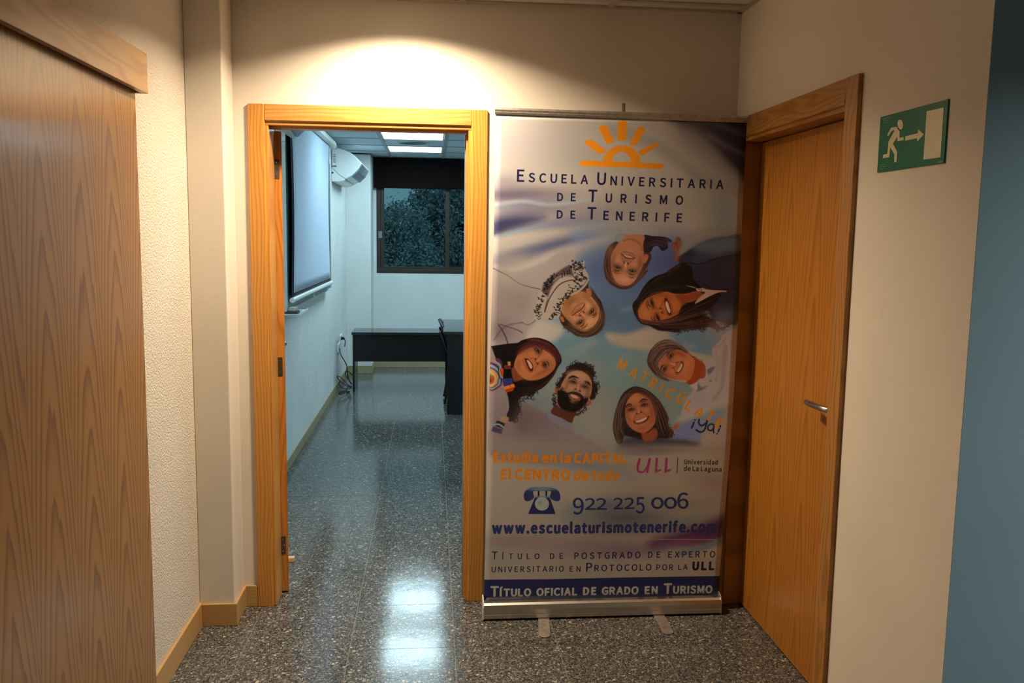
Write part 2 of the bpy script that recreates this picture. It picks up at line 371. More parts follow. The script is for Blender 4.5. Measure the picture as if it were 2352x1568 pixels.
# --- ceilings: boards laid in a T grid, each board a part
def ceiling(name, x0, x1, y0, y1, z, gx, gy, pitch, tb, mt_tile, mt_bar, holes=(), label=None):
    c = struct(name, (0, 0, z))
    b = B(); b.box(x0, x1, y0, y1, z+0.10, z+0.14); obj('slab', b, mt_bar, c)
    i0 = math.floor((x0-gx)/pitch); i1 = math.ceil((x1-gx)/pitch); j0 = math.floor((y0-gy)/pitch); j1 = math.ceil((y1-gy)/pitch)
    cache = {}
    bb = B()
    for i in range(i0, i1+1):
        x = gx+i*pitch
        if x0+0.02 < x < x1-0.02: bb.box(x-tb/2, x+tb/2, y0, y1, z, z+0.006)
    for j in range(j0, j1+1):
        y = gy+j*pitch
        if y0+0.02 < y < y1-0.02: bb.box(x0, x1, y-tb/2, y+tb/2, z+0.0002, z+0.006)
    for (a, b2, c2, d) in ((x0, x0+0.022, y0, y1), (x1-0.022, x1, y0, y1), (x0, x1, y0, y0+0.022), (x0, x1, y1-0.022, y1)):
        bb.box(a, b2, c2, d, z-0.0004, z+0.006)
    obj('grid_rail', bb, mt_bar, c)
    for i in range(i0, i1):
        for j in range(j0, j1):
            if (i, j) in holes: continue
            a0, a1 = max(gx+i*pitch+0.004, x0), min(gx+(i+1)*pitch-0.004, x1); c0, c1 = max(gy+j*pitch+0.004, y0), min(gy+(j+1)*pitch-0.004, y1)
            if a1-a0 < 0.02 or c1-c0 < 0.02: continue
            k = (round(a1-a0, 3), round(c1-c0, 3))
            if k not in cache:
                b = B(); b.box(0, a1-a0, 0, c1-c0, 0.0065, 0.018)
                me = bpy.data.meshes.new('ceiling_board'); b.bm.to_mesh(me); b.bm.free(); me.materials.append(mt_tile); cache[k] = me
            o = bpy.data.objects.new('ceiling_board', cache[k]); COL.objects.link(o); o.parent = c; o.location = (a0, c0, 0)
    return c
ceiling('ceiling', LWX, RX, -3.72, 0.0, 2.5, 1.447, -0.105, 0.6, 0.028, M['ctile'], M['tbar'])
b = B(); b.box(-0.35, 5.1, -6.1, -3.72, 2.5, 2.55); b.box(RX, 5.1, -3.72, -1.55, 2.5, 2.55); sobj('ceiling_outer', b, M['ctile'])
CZ = 2.48
CX, CY = 0.252, 4.235; CPH = 0.61
PANELS = ((0, 0), (0, 2), (0, -2), (0, -6), (4, 0), (4, 2), (4, -4))  # the first pair is in view; the rest are added for even light
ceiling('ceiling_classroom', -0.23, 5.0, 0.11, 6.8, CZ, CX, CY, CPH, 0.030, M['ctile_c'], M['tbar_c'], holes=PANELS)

# ================================================================== DOOR 1: the open classroom door
d1 = struct('door_1', (0.475, 0.0, 0.0), 'pine framed open doorway with its leaf folded back into the classroom')
DH = 2.0815; CW = 0.066; XL, XR = 0.0, 0.9534; ZH = 2.015
def casing(poly, z0, z1, parent, mt, name='casing'):
    b = B(); b.prism(poly, z0, z1, 'z'); return obj(name, b, mt, parent, bevel=0.0018)
casing([(XL, 0), (XL, -0.013), (XL+CW-0.004, -0.016), (XL+CW, -0.012), (XL+CW, 0)], 0.001, DH, d1, M['pine'])
casing([(XR, 0), (XR-CW, 0), (XR-CW, -0.012), (XR-CW+0.004, -0.016), (XR, -0.013)], 0.001, DH, d1, M['pine'])
b = B(); b.prism([(0, ZH), (-0.012, ZH), (-0.016, ZH+0.004), (-0.013, DH), (0, DH)], XL+CW+0.0004, XR-CW-0.0004, 'x'); obj('header_casing', b, M['pine_h'], d1, bevel=0.0015)
b = B(); b.box(0.041, 0.078, -0.006, 0.118, 0.001, 2.0); obj('jamb', b, M['pine'], d1, bevel=0.003)
b = B(); b.box(0.876, 0.914, -0.006, 0.118, 0.001, 2.0); obj('jamb', b, M['pine'], d1, bevel=0.003)
b = B(); b.box(0.041, 0.914, -0.006, 0.118, 2.0, 2.0395); obj('head_jamb', b, M['pine_h'], d1, bevel=0.003)
b = B(); b.box(0.868, 0.8755, 0.03, 0.075, 0.002, 1.995); b.box(0.0785, 0.8675, 0.03, 0.075, 1.992, 1.9995); obj('door_stop', b, M['pine'], d1)
b = B(); b.box(0.864, 0.8678, 0.062, 0.074, 0.003, 1.99); obj('seal_strip', b, M['vent'], d1)
# leaf: built closed-local, hinged at the left jamb, swung 104 degrees
leaf = empty('leaf', (0.073-0.475, 0.124, 0.008)); leaf.parent = d1; leaf.rotation_euler = (0, 0, math.radians(14))
LL, LT, LH = 0.79, 0.034, 1.985
lf = B(); lf.box(0, LT, 0, LL, 0, LH)
leaf_mesh = obj('leaf_panel', lf, M['leaf_edge'], leaf, bevel=0.0015, local=True)
for z in (0.17, 0.96, 1.79):
    b = B(); b.box(-0.003, 0.023, -0.0018, 0.001, z, z+0.08)
    b.cyl((-0.004, -0.003, z), (-0.004, -0.003, z+0.08), 0.0055, n=12)
    for (sx_, sz_) in ((0.011, 0.066), (0.016, 0.040), (0.011, 0.013)):
        b.cyl((sx_, -0.0017, z+sz_), (sx_, -0.0032, z+sz_), 0.0034, n=10, mat=1)
    obj('hinge', b, [M['bronze'], M['steel']], leaf, local=True)
b = B(); b.cyl((LT, LL-0.06, 1.02), (LT+0.045, LL-0.06, 1.02), 0.009); b.tube([(LT+0.045, LL-0.06, 1.02), (LT+0.05, LL-0.09, 1.02), (LT+0.05, LL-0.17, 1.02)], 0.009)
b.cyl((LT, LL-0.06, 1.02), (LT+0.006, LL-0.06, 1.02), 0.025)
obj('door_handle', b, M['steel'], leaf, local=True)

# ================================================================== DOOR 2: closed door on the right wall
d2 = struct('door_2', (RX, -0.55, 0.0), 'closed orange pine door with a curved steel lever in the right wall')
XF = RX-0.015; YA, YB = -0.030, -1.0745; YI0, YI1 = -0.100, -1.000; ZI, ZT = 1.985, 2.066
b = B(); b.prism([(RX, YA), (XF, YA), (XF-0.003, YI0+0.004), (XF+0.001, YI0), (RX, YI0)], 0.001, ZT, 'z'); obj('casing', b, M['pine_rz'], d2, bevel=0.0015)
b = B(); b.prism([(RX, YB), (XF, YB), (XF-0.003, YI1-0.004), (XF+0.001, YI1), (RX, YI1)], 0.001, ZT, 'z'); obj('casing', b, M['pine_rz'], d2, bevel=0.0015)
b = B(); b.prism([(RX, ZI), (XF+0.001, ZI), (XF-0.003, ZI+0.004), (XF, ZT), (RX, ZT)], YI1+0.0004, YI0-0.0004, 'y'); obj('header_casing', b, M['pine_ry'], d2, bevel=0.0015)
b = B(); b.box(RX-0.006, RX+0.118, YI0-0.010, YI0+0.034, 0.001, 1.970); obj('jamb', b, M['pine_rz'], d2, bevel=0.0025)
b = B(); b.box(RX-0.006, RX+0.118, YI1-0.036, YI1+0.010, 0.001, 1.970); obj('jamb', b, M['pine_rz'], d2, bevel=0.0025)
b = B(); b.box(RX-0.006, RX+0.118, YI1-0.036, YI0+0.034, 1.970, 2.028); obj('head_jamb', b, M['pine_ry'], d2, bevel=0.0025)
b = B(); b.box(RX+0.070, RX+0.105, YI1+0.013, YI0-0.013, 0.008, 1.966); lf2 = obj('leaf', b, M['door_right'], d2, bevel=0.001)
hx = RX+0.070
b = B(); b.cyl((hx, -0.93, 1.02), (hx-0.008, -0.93, 1.02), 0.026, n=24)
b.tube(catmull([(hx-0.008, -0.93, 1.02), (hx-0.035, -0.928, 1.021), (hx-0.052, -0.905, 1.022), (hx-0.057, -0.86, 1.022), (hx-0.056, -0.80, 1.021), (hx-0.048, -0.765, 1.019)], 6), 0.0105, 12)
obj('door_handle', b, M['steel'], lf2)

# ================================================================== DOOR 3: sliding door on the left wall, with its track cover
d3 = struct('door_3', (LWX, -1.9, 0.0), 'sliding oak veneer door hanging under a pine track cover')
b = B(); b.box(-0.180, -0.145, -2.9, -0.892, 0.012, 2.06); obj('leaf', b, M['door_left'], d3, bevel=0.0015)
b = B(); b.box(-0.132, -0.114, -3.0, -0.872, 1.977, 2.092); b.box(LWX, -0.132, -0.890, -0.872, 1.977, 2.092); b.box(LWX, -0.132, -3.0, -0.890, 2.078, 2.092)
obj('track_cover', b, M['knotty'], d3, bevel=0.001)

# ================================================================== WINDOW 1
w1 = struct('window_1', ((WX0+WX1)/2, 6.8, WZ0), 'dark bronze sliding window looking on trees at dusk')
b = B(); y0, y1 = 6.802, 6.87; fw = 0.048
b.box(WX0, WX1, y0, y1, WZ0, WZ0+fw); b.box(WX0, WX1, y0, y1, WZ1-fw, WZ1); b.box(WX0, WX0+fw, y0, y1, WZ0+fw, WZ1-fw); b.box(WX1-fw, WX1, y0, y1, WZ0+fw, WZ1-fw)
obj('window_frame', b, M['win_frame'], w1, bevel=0.003)
def sash(xa, xb, ya, sl, sr):
    b = B(); yb = ya+0.026; za, zb = WZ0+fw, WZ1-fw
    b.box(xa, xb, ya, yb, za, za+0.034); b.box(xa, xb, ya, yb, zb-0.04, zb); b.box(xa, xa+sl, ya, yb, za+0.034, zb-0.04); b.box(xb-sr, xb, ya, yb, za+0.034, zb-0.04)
    s = obj('sash', b, M['win_frame'], w1, bevel=0.002)
    b = B(); b.box(xa+sl-0.004, xb-sr+0.004, ya+0.010, ya+0.014, za+0.03, zb-0.036); obj('pane', b, M['glass'], s)
    return s
s1 = sash(WX0+fw, 0.945, 6.806, 0.042, 0.050)
b = B(); b.box(0.106, 0.148, 6.797, 6.8055, 1.545, 1.625); b.box(0.136, 0.144, 6.790, 6.797, 1.548, 1.622); obj('latch', b, M['vent'], s1, bevel=0.001)
s2 = sash(0.905, 1.66, 6.835, 0.045, 0.045)
s3 = sash(1.64, WX1-fw, 6.806, 0.045, 0.042)

# ================================================================== THINGS IN THE CLASSROOM
t = thing('roller_blind', 'dark brown blind drawn down over the top of the classroom window', 'blind', (1.2, 6.74, 2.125))
b = B(); b.box(0.058, 2.40, 6.735, 6.741, 2.138, 2.475); obj('blind_fabric', b, M['brown_blind'], t)
b = B(); b.box(0.058, 2.40, 6.728, 6.746, 2.124, 2.139); obj('bottom_bar', b, M['brown_blind'], t, bevel=0.003)
b = B(); b.cyl((0.058, 6.77, 2.442), (2.40, 6.77, 2.442), 0.026, n=20); obj('roller', b, M['brown_blind'], t)
# ceiling lights
def light_panel(i, j, lab):
    x0, y0 = CX+i*CPH, CY+j*CPH; cx, cy = x0+CPH/2, y0+CPH/2
    t = thing('ceiling_light', lab, 'light', (cx, cy, CZ), 'square light panels in the classroom ceiling')
    b = B(); e = 0.017
    for (a, c, d, f_) in ((x0+e, x0+e+0.014, y0+e, y0+CPH-e), (x0+CPH-e-0.014, x0+CPH-e, y0+e, y0+CPH-e), (x0+e, x0+CPH-e, y0+e, y0+e+0.02), (x0+e, x0+CPH-e, y0+CPH-e-0.02, y0+CPH-e)):
        b.box(a, c, d, f_, CZ-0.0012, CZ+0.03)
    obj('frame', b, M['white'], t)
    b = B(); b.box(x0+e+0.006, x0+CPH-e-0.006, y0+e+0.01, y0+CPH-e-0.01, CZ+0.006, CZ+0.02); obj('diffuser', b, M['panel'], t)
light_panel(0, 0, 'bright square ceiling light nearer the doorway, in front of the round speaker')
light_panel(0, 2, 'bright square ceiling light nearer the window, just before the dark blind')
for (i, j), w_ in zip(PANELS[2:], ('in the middle of the row running towards the window', 'just inside the doorway by the projector', 'over the tall desk on the far side', 'in the far right corner by the window', 'in the near right corner of the room')):  # panels out of view, added to brighten the room
    light_panel(i, j, 'unseen square fill light added to the classroom ceiling '+w_)
t = thing('ceiling_speaker', 'round grey speaker grille in the ceiling between the two light panels', 'speaker', (0.552, CY+1.5*CPH, CZ))
cx, cy = 0.552, CY+1.5*CPH
b = B()
R1 = [(0.155, 0.0), (0.150, 0.006), (0.135, 0.008), (0.135, 0.0)]
n = 40; rings = [[b.bm.verts.new((cx+r*math.cos(2*math.pi*k/n), cy+r*math.sin(2*math.pi*k/n), CZ+0.006-h)) for k in range(n)] for r, h in R1]
for q in range(3):
    for k in range(n): b.bm.faces.new((rings[q][k], rings[q][(k+1) % n], rings[q+1][(k+1) % n], rings[q+1][k])).smooth = True
obj('rim', b, M['offwhite'], t)
b = B(); b.cyl((cx, cy, CZ+0.001), (cx, cy, CZ+0.005), 0.136, n=40)
for rr in (0.03, 0.055, 0.08, 0.105, 0.125):
    ring = [(cx+rr*math.cos(2*math.pi*k/30), cy+rr*math.sin(2*math.pi*k/30), CZ+0.0005) for k in range(31)]
    b.tube(ring, 0.002, 5)
obj('grille', b, M['vent'], t)
# chalkboard
BX = -0.170; BY0, BY1, BZ0, BZ1 = 1.905, 4.36, 1.086, 2.222
t = thing('chalkboard', 'green chalkboard in a pale frame half hidden behind the projection screen', 'board', (-0.2, 3.1, BZ0))
b = B(); b.box(-0.2, BX-0.006, BY0+0.02, BY1-0.02, BZ0+0.006, BZ1-0.02); obj('writing_surface', b, M['board'], t)
b = B(); b.box(-0.229, BX, BY0, BY0+0.028, BZ0, BZ1); b.box(-0.229, BX, BY1-0.028, BY1, BZ0, BZ1); b.box(-0.229, BX, BY0+0.028, BY1-0.028, BZ0, BZ0+0.011); b.box(-0.229, BX, BY0+0.028, BY1-0.028, BZ1-0.026, BZ1)
obj('frame', b, M['offwhite'], t, bevel=0.004)
b = B(); b.box(-0.21, -0.084, 1.86, 2.24, 1.070, 1.076); b.box(-0.089, -0.084, 1.86, 2.24, 1.076, 1.086); b.box(-0.21, -0.205, 1.86, 2.24, 1.076, 1.0855); obj('chalk_tray', b, M['white'], t, bevel=0.0015)
b = B(); b.box(-0.21, BX+0.004, 1.893, 1.9045, 2.135, 2.165); obj('corner_bracket', b, M['white'], t, bevel=0.002)
t = thing('board_eraser', 'board eraser with dark felt and a beige block lying on the chalk tray', 'eraser', (-0.135, 1.925, 1.0762))
b = B(); b.box(-0.172, -0.104, 1.880, 1.985, 1.0765, 1.094); obj('felt_pad', b, M['felt'], t, bevel=0.003)
b = B(); b.box(-0.158, -0.118, 1.888, 1.975, 1.0942, 1.116); obj('block', b, M['beige'], t, bevel=0.003)
t = thing('chalk_stick', 'short white chalk piece lying on the tray beside the eraser', 'chalk', (-0.094, 2.02, 1.0762))
b = B(); b.cyl((-0.098, 1.99, 1.0825), (-0.095, 2.07, 1.0825), 0.006, n=12); obj('chalk', b, M['white'], t)
# projection screen
SX = -0.145
t = thing('projection_screen', 'white pull-down projection screen with black borders hung before the chalkboard', 'projection screen', (SX, 2.85, 2.38))
YS0, YS1 = at(0, SX, 671.7, 691)[1], at(0, SX, 760.5, 651.8)[1]
b = B(); rows = 24
FZ0, FZ1 = 1.200, 2.345
def sy(yf, z):  # fabric edge pulls in slightly towards mid height
    k = (z-1.2)/1.145; pinch = 0.045*math.sin(math.pi*min(max(k, 0), 1))
    return yf
def sheet(y0, y1, z0, z1, x, mt, name, ny=14, nz=18, pinch=0.04):
    bm = B(); g = []
    for a in range(nz+1):
        z = z0+(z1-z0)*a/nz; k = (z-FZ0)/(FZ1-FZ0); row = []
        for c in range(ny+1):
            s = c/ny; yy = y0+(y1-y0)*s
            yy += (0.5-s)*pinch*2*math.sin(math.pi*min(max(k, 0), 1))
            row.append(bm.bm.verts.new((x+0.006*math.sin(s*9+1)*math.sin(math.pi*max(0, min(1, k))), yy, z)))
        g.append(row)
    for a in range(nz):
        for c in range(ny):
            f = bm.bm.faces.new((g[a][c], g[a][c+1], g[a+1][c+1], g[a+1][c])); f.smooth = True
    o = obj(name, bm, mt, t); md = o.modifiers.new('solid', 'SOLIDIFY'); md.thickness = 0.0012
    return o
sheet(YS0-0.005, YS1+0.005, 1.155, FZ1, SX-0.0040, M['screen_black'], 'black_backing')
sheet(YS0+0.052, YS1-0.070, FZ0, FZ1, SX+0.0006, M['fabric'], 'screen_fabric')
b = B(); b.cyl((SX, YS0-0.01, 1.157), (SX, YS1+0.01, 1.157), 0.0165, n=20); obj('bottom_bar', b, M['white'], t, bevel=0.002)
b = B(); ym = YS0+1.0; b.tube([(SX, ym, 1.140), (SX, ym-.01, 1.118), (SX, ym, 1.104), (SX, ym+.015, 1.104), (SX, ym+.025, 1.118), (SX, ym+.015, 1.140)], 0.0035, 8); obj('pull_loop', b, M['white'], t)
b = B(); b.prism([(SX-0.05, 2.335), (SX+0.02, 2.325), (SX+0.035, 2.345), (SX+0.032, 2.385), (SX+0.01, 2.398), (SX-0.05, 2.395)], YS0-0.1, YS1+0.22, 'y'); obj('case', b, M['offwhite'], t, bevel=0.006)
# wall projector above the near end of the screen
t = thing('projector', 'pale projector with a grey underside hung above the near end of the screen', 'projector', (-0.04, 1.3, 2.3))
ZP = 2.12
P4 = [(-0.073, 1.600), (-0.030, 1.555), (0.115, 1.000), (-0.085, 1.020)]
b = B(); b.prism(P4, ZP+0.012, ZP+0.13, 'z'); obj('housing', b, M['offwhite'], t, bevel=0.008)
b = B(); b.prism([(-0.078, 1.605), (-0.050, 1.575), (-0.012, 1.05), (-0.088, 1.02)], ZP, ZP+0.0118, 'z'); obj('side_cover', b, M['white'], t, bevel=0.003)
b = B(); b.prism([(-0.047, 1.565), (-0.033, 1.548), (0.105, 1.01), (-0.010, 1.04)], ZP+0.006, ZP+0.0118, 'z'); obj('underside_cover', b, M['vent'], t)
b = B(); b.cyl((0.0, 1.25, ZP+0.13), (0.0, 1.25, CZ+0.0), 0.02, n=16); b.cyl((0.0, 1.25, CZ-0.01), (0.0, 1.25, CZ-0.001), 0.06, n=24); obj('ceiling_mount', b, M['white'], t)
# air conditioner
t = thing('air_conditioner', 'white split air conditioner on the classroom wall beyond the screen', 'air conditioner', (-0.229, 5.42, 2.08))
prof = [(-0.225, 2.39), (-0.162, 2.397), (-0.108, 2.384), (-0.063, 2.367), (-0.018, 2.339), (0.018, 2.308), (0.057, 2.263), (0.045, 2.232), (0.018, 2.192), (-0.040, 2.135), (-0.094, 2.106), (-0.17, 2.102), (-0.225, 2.10)]
AY0, AY1 = 4.955, 5.90
b = B(); b.prism([(p[0], p[1]) for p in prof][:11]+[(-0.15, 2.140), (-0.20, 2.185), (-0.228, 2.215)], AY0, AY1, 'y', smooth=False)
o = obj('front_cover', b, M['white'], t, bevel=0.012, seg=3)
b = B(); b.prism([(-0.228, 2.2140), (-0.201, 2.184), (-0.151, 2.139), (-0.0955, 2.105), (-0.112, 2.092), (-0.16, 2.082), (-0.228, 2.082)], AY0, AY1, 'y'); obj('chassis', b, M['white'], t, bevel=0.004)
b = B(); b.prism([(0.0575, 2.258), (0.063, 2.252), (0.024, 2.184), (-0.034, 2.128), (-0.040, 2.132), (0.018, 2.188)], AY0+0.03, AY1-0.03, 'y'); obj('louver', b, M['vent'], t, bevel=0.001)
b = B(); b.cyl((-0.218, AY0-0.002, 2.165), (-0.218, AY0+0.001, 2.165), 0.009, n=14); obj('screw', b, M['black'], t)
b = B(); b.box(-0.222, -0.18, AY0-0.0015, AY0, 2.222, 2.232)
obj('end_slot', b, M['black'], t)
for k in range(5): b = B(); b.box(-0.215, -0.185, AY0-0.0015, AY0, 2.262+k*0.018, 2.270+k*0.018); obj('vent_slot', b, M['vent'], t)
# low table and desk
def board_desk(name, lab, x0, x1, y0, y1, h, panel, legs, over=0.012, tt=0.026, group=None):
    t = thing(name, lab, 'desk', ((x0+x1)/2, (y0+y1)/2, 0), group)
    b = B(); b.box(x0, x1, y0, y1, h-tt, h); obj('tabletop', b, M['desk_top'], t, bevel=0.0015)
    for (a, c, d, e) in legs: b = B(); b.box(a, c, d, e, 0.0005, h-tt-0.0003); obj('leg_panel', b, M['desk'], t, bevel=0.001)
    a, c, d, e, z = panel
    b = B(); b.box(a, c, d, e, z, h-tt-0.0003); obj('modesty_panel', b, M['desk'], t, bevel=0.001)
    return t
board_desk('side_table', 'low black side table with a deep front panel, behind the taller desk', -0.067, 1.35, 5.12, 5.535, 0.607, (-0.037, 1.32, 5.145, 5.163, 0.308), [(-0.058, -0.037, 5.13, 5.50), (1.32, 1.341, 5.13, 5.50)])
board_desk('desk', 'taller black desk standing end-on against the right edge of the doorway', 0.838, 1.50, 3.95, 5.11, 0.744, (1.30, 1.318, 4.0, 5.06, 0.25), [(0.872, 1.47, 3.975, 3.997), (0.872, 1.47, 5.065, 5.087)])
# chair
t = thing('chair', 'black stacking chair tucked under the desk with its back leaning outwards', 'chair', (1.05, 4.55, 0))
def shell(u0, u1):
    pass
b = B(); nz_, ny_ = 10, 10; g = []
for a in range(nz_+1):
    k = a/nz_; z = 0.515+0.285*k; row = []
    hw = 0.215*(1-0.35*max(0, (k-0.72)/0.28)**2.2)
    for c in range(ny_+1):
        s = c/ny_*2-1; zz = z-0.035*abs(s)**2.5*(k**3)
        xx = 0.912-0.100*k**1.25+0.028*s*s
        row.append(b.bm.verts.new((xx, 4.60+hw*s, zz)))
    g.append(row)
for a in range(nz_):
    for c in range(ny_):
        b.bm.faces.new((g[a][c], g[a][c+1], g[a+1][c+1], g[a+1][c])).smooth = True
o = obj('backrest', b, M['black'], t, bevel=0); md = o.modifiers.new('solid', 'SOLIDIFY'); md.thickness = 0.024; md.offset = -1
b = B(); b.prism([(0.925, 0.445), (0.93, 0.468), (1.0, 0.462), (1.25, 0.468), (1.33, 0.455), (1.335, 0.440), (1.25, 0.445), (1.0, 0.435)], 4.38, 4.82, 'y'); obj('seat', b, M['black'], t, bevel=0.01, seg=3)
for yy in (4.40, 4.80):
    b = B(); b.tube(catmull([(0.800+0.01, yy+(0.03 if yy < 4.6 else -0.03), 0.70), (0.865, yy, 0.55), (0.905, yy, 0.42), (0.895, yy, 0.25), (0.856, yy, 0.012)], 5), 0.011, 10); obj('leg', b, M['black'], t)
    b = B(); b.tube([(1.30, yy, 0.435), (1.33, yy, 0.012)], 0.011, 10); obj('leg', b, M['black'], t)
b = B(); b.tube([(0.905, 4.40, 0.425), (0.905, 4.80, 0.425)], 0.009, 10); b.tube([(0.905, 4.40, 0.425), (1.30, 4.40, 0.428), (1.30, 4.80, 0.428), (0.905, 4.80, 0.425)], 0.009, 10); obj('seat_frame', b, M['black'], t)
# sockets and cable
def socket(y, z, w, h, lab):
    t = thing('wall_socket', lab, 'socket', (-0.229, y, z), 'sockets on the classroom wall')
    b = B(); b.box(-0.2295, -0.218, y-w/2, y+w/2, z-h/2, z+h/2); obj('cover_plate', b, M['white'], t, bevel=0.002)
    b = B(); b.cyl((-0.218, y, z), (-0.2165, y, z), 0.02, n=20); obj('socket_hole', b, M['vent'], t)
    return t
socket(5.62, 0.485, 0.20, 0.085, 'white wall socket set higher, above the one with the cable')
socket(5.42, 0.415, 0.20, 0.085, 'white wall socket set lower, with the black cable plugged in')
t = thing('plug', 'black plug in the higher socket above the cable', 'plug', (-0.21, 5.60, 0.49))
b = B(); b.cyl((-0.2160, 5.60, 0.49), (-0.185, 5.60, 0.49), 0.017, 0.013, n=14); b.tube([(-0.185, 5.60, 0.49), (-0.175, 5.60, 0.46), (-0.18, 5.59, 0.40)], 0.005, 8); obj('plug_body', b, M['rubber'], t)
t = thing('power_cable', 'black cable falling from the socket into loose coils by the low table', 'cable', (-0.16, 5.2, 0))
def pxy(y, *pp): return [tuple(at(1, y, 760+p[0]/7.84, 720+p[1]/7.84)) for p in pp]
b = B()
A_ = pxy(5.20, (118, 685), (175, 735), (235, 835), (280, 925), (292, 1010), (300, 1090), (320, 1180), (370, 1270))
A_[0] = (-0.214, 5.42, A_[0][2])
b.tube(catmull(A_, 6), 0.0050, 8)
b.tube(catmull(pxy(5.16, (380, 1275), (330, 1200), (270, 1120), (262, 1060), (300, 1040), (345, 1060), (385, 1110)), 6), 0.0045, 8)
b.tube(catmull(pxy(5.14, (375, 1300), (300, 1300), (200, 1240), (115, 1150), (130, 1125), (190, 1160), (260, 1235), (330, 1300)), 6), 0.0045, 8)
b.tube(catmull(pxy(5.10, (380, 1320), (290, 1300), (190, 1235), (152, 1245), (165, 1300), (230, 1350), (310, 1355), (380, 1340)), 6), 0.0045, 8)
b.tube(catmull([(-0.13, 5.08, 0.006), (-0.16, 5.0, 0.006), (-0.19, 5.05, 0.006), (-0.17, 5.14, 0.006), (-0.12, 5.15, 0.006), (-0.09, 5.10, 0.006), (-0.11, 5.03, 0.006)], 6), 0.0045, 8)
b.tube(catmull([(-0.08, 5.07, 0.012), (-0.12, 5.10, 0.02), (-0.10, 5.14, 0.05), (-0.08, 5.18, 0.03)], 6), 0.0045, 8)
obj('cable_loops', b, M['rubber'], t)
# door wedge on the floor
t = thing('door_wedge', 'small pale wooden wedge on the floor holding the classroom door open', 'wedge', (0.03, 0.50, 0))
b = B(); b.prism([(-0.07, 0.001), (0.072, 0.001), (0.072, 0.022), (-0.07, 0.014)], 0.49, 0.52, 'y'); obj('wedge_body', b, M['pale_wood'], t, bevel=0.001)
# filler chip on the wall
b = B(); b.prism([(3.255, 0.405), (3.285, 0.385), (3.305, 0.41), (3.30, 0.445), (3.29, 0.47), (3.275, 0.44)], -0.2302, -0.2285, 'x')
o = obj('plaster_patch', b, M['white'], bpy.data.objects['wall_classroom_left'])

# ================================================================== CORRIDOR THINGS
for i, (x, y, e) in enumerate(DOWNLIGHTS):  # fixtures behind and in the passage are unseen additions for fill
    t = thing('downlight', ('round recessed downlight over the open doorway', 'unseen fill downlight added further back in the corridor', 'unseen downlight added in the side passage to brighten its blue wall')[i], 'light', (x, y, 2.5))
    b = B(); n = 40
    rr = [[b.bm.verts.new((x+r*math.cos(2*math.pi*k/n), y+r*math.sin(2*math.pi*k/n), z)) for k in range(n)] for r, z in ((0.098, 2.4999), (0.095, 2.493), (0.080, 2.493), (0.076, 2.5))]
    for q in range(3):
        for k in range(n): b.bm.faces.new((rr[q][k], rr[q][(k+1) % n], rr[q+1][(k+1) % n], rr[q+1][k])).smooth = True
    obj('rim', b, M['white'], t)
    b = B(); b.cyl((x, y, 2.4975), (x, y, 2.4995), 0.075, n=40); obj('lens', b, M['lamp_disc'], t)
# exit sign
t = thing('exit_sign', 'green exit sign with a running figure, an arrow and a pale doorway', 'sign', (RX, -1.36, 1.845))
SXF = RX-0.0045
Y0s, Y1s, Z0s, Z1s = -1.197, -1.523, 1.768, 1.923
b = B(); b.box(SXF, RX-0.0005, Y1s, Y0s, Z0s, Z1s); obj('sign_plate', b, M['sign_green'], t, bevel=0.0006)
def sg(pts): return [tuple(at(0, SXF, 2000+p[0]/8.255, 220+p[1]/8.255)[1:]) for p in pts]
def slab(pts, name, mt=None):
    b = B(); b.prism(sg(pts), SXF-0.0006, SXF+0.0004, 'x'); return obj(name, b, mt or M['sign_pale'], t)
slab([(563+56*math.cos(a)*0.95+math.sin(a)*8, 545+92*math.sin(a)) for a in [2*math.pi*k/24 for k in range(24)]], 'figure_head')
slab([(495, 583), (390, 605), (315, 740), (332, 770), (408, 658), (460, 650), (340, 870), (318, 1100), (237, 1115), (232, 1183), (355, 1163), (372, 975), (450, 1105), (450, 1260), (492, 1255), (505, 1065), (425, 905), (508, 775), (508, 862), (625, 838), (625, 782), (548, 797), (554, 668), (530, 655), (508, 625)], 'figure_body')
slab([(658, 770), (895, 710), (905, 637), (1008, 732), (882, 872), (885, 803), (655, 850)], 'arrow')
slab([(1065, 293), (1388, 220), (1325, 1165), (1000, 1210)], 'doorway_mark')
M['sign_faint'] = plain('sign_faint_print', (0.09, 0.26, 0.16), 0.3)
for i, q in enumerate(([(230, 430), (390, 392), (388, 408), (229, 446)], [(245, 475), (360, 450), (359, 462), (244, 487)], [(245, 510), (335, 492), (334, 503), (244, 521)], [(175, 1305), (275, 1290), (274, 1302), (174, 1317)], [(172, 1345), (310, 1325), (309, 1337), (171, 1357)], [(165, 1385), (230, 1376), (229, 1388), (164, 1397)], [(1268, 1245), (1378, 1230), (1377, 1252), (1267, 1267)])):
    slab(q, 'small_print', M['sign_faint'])

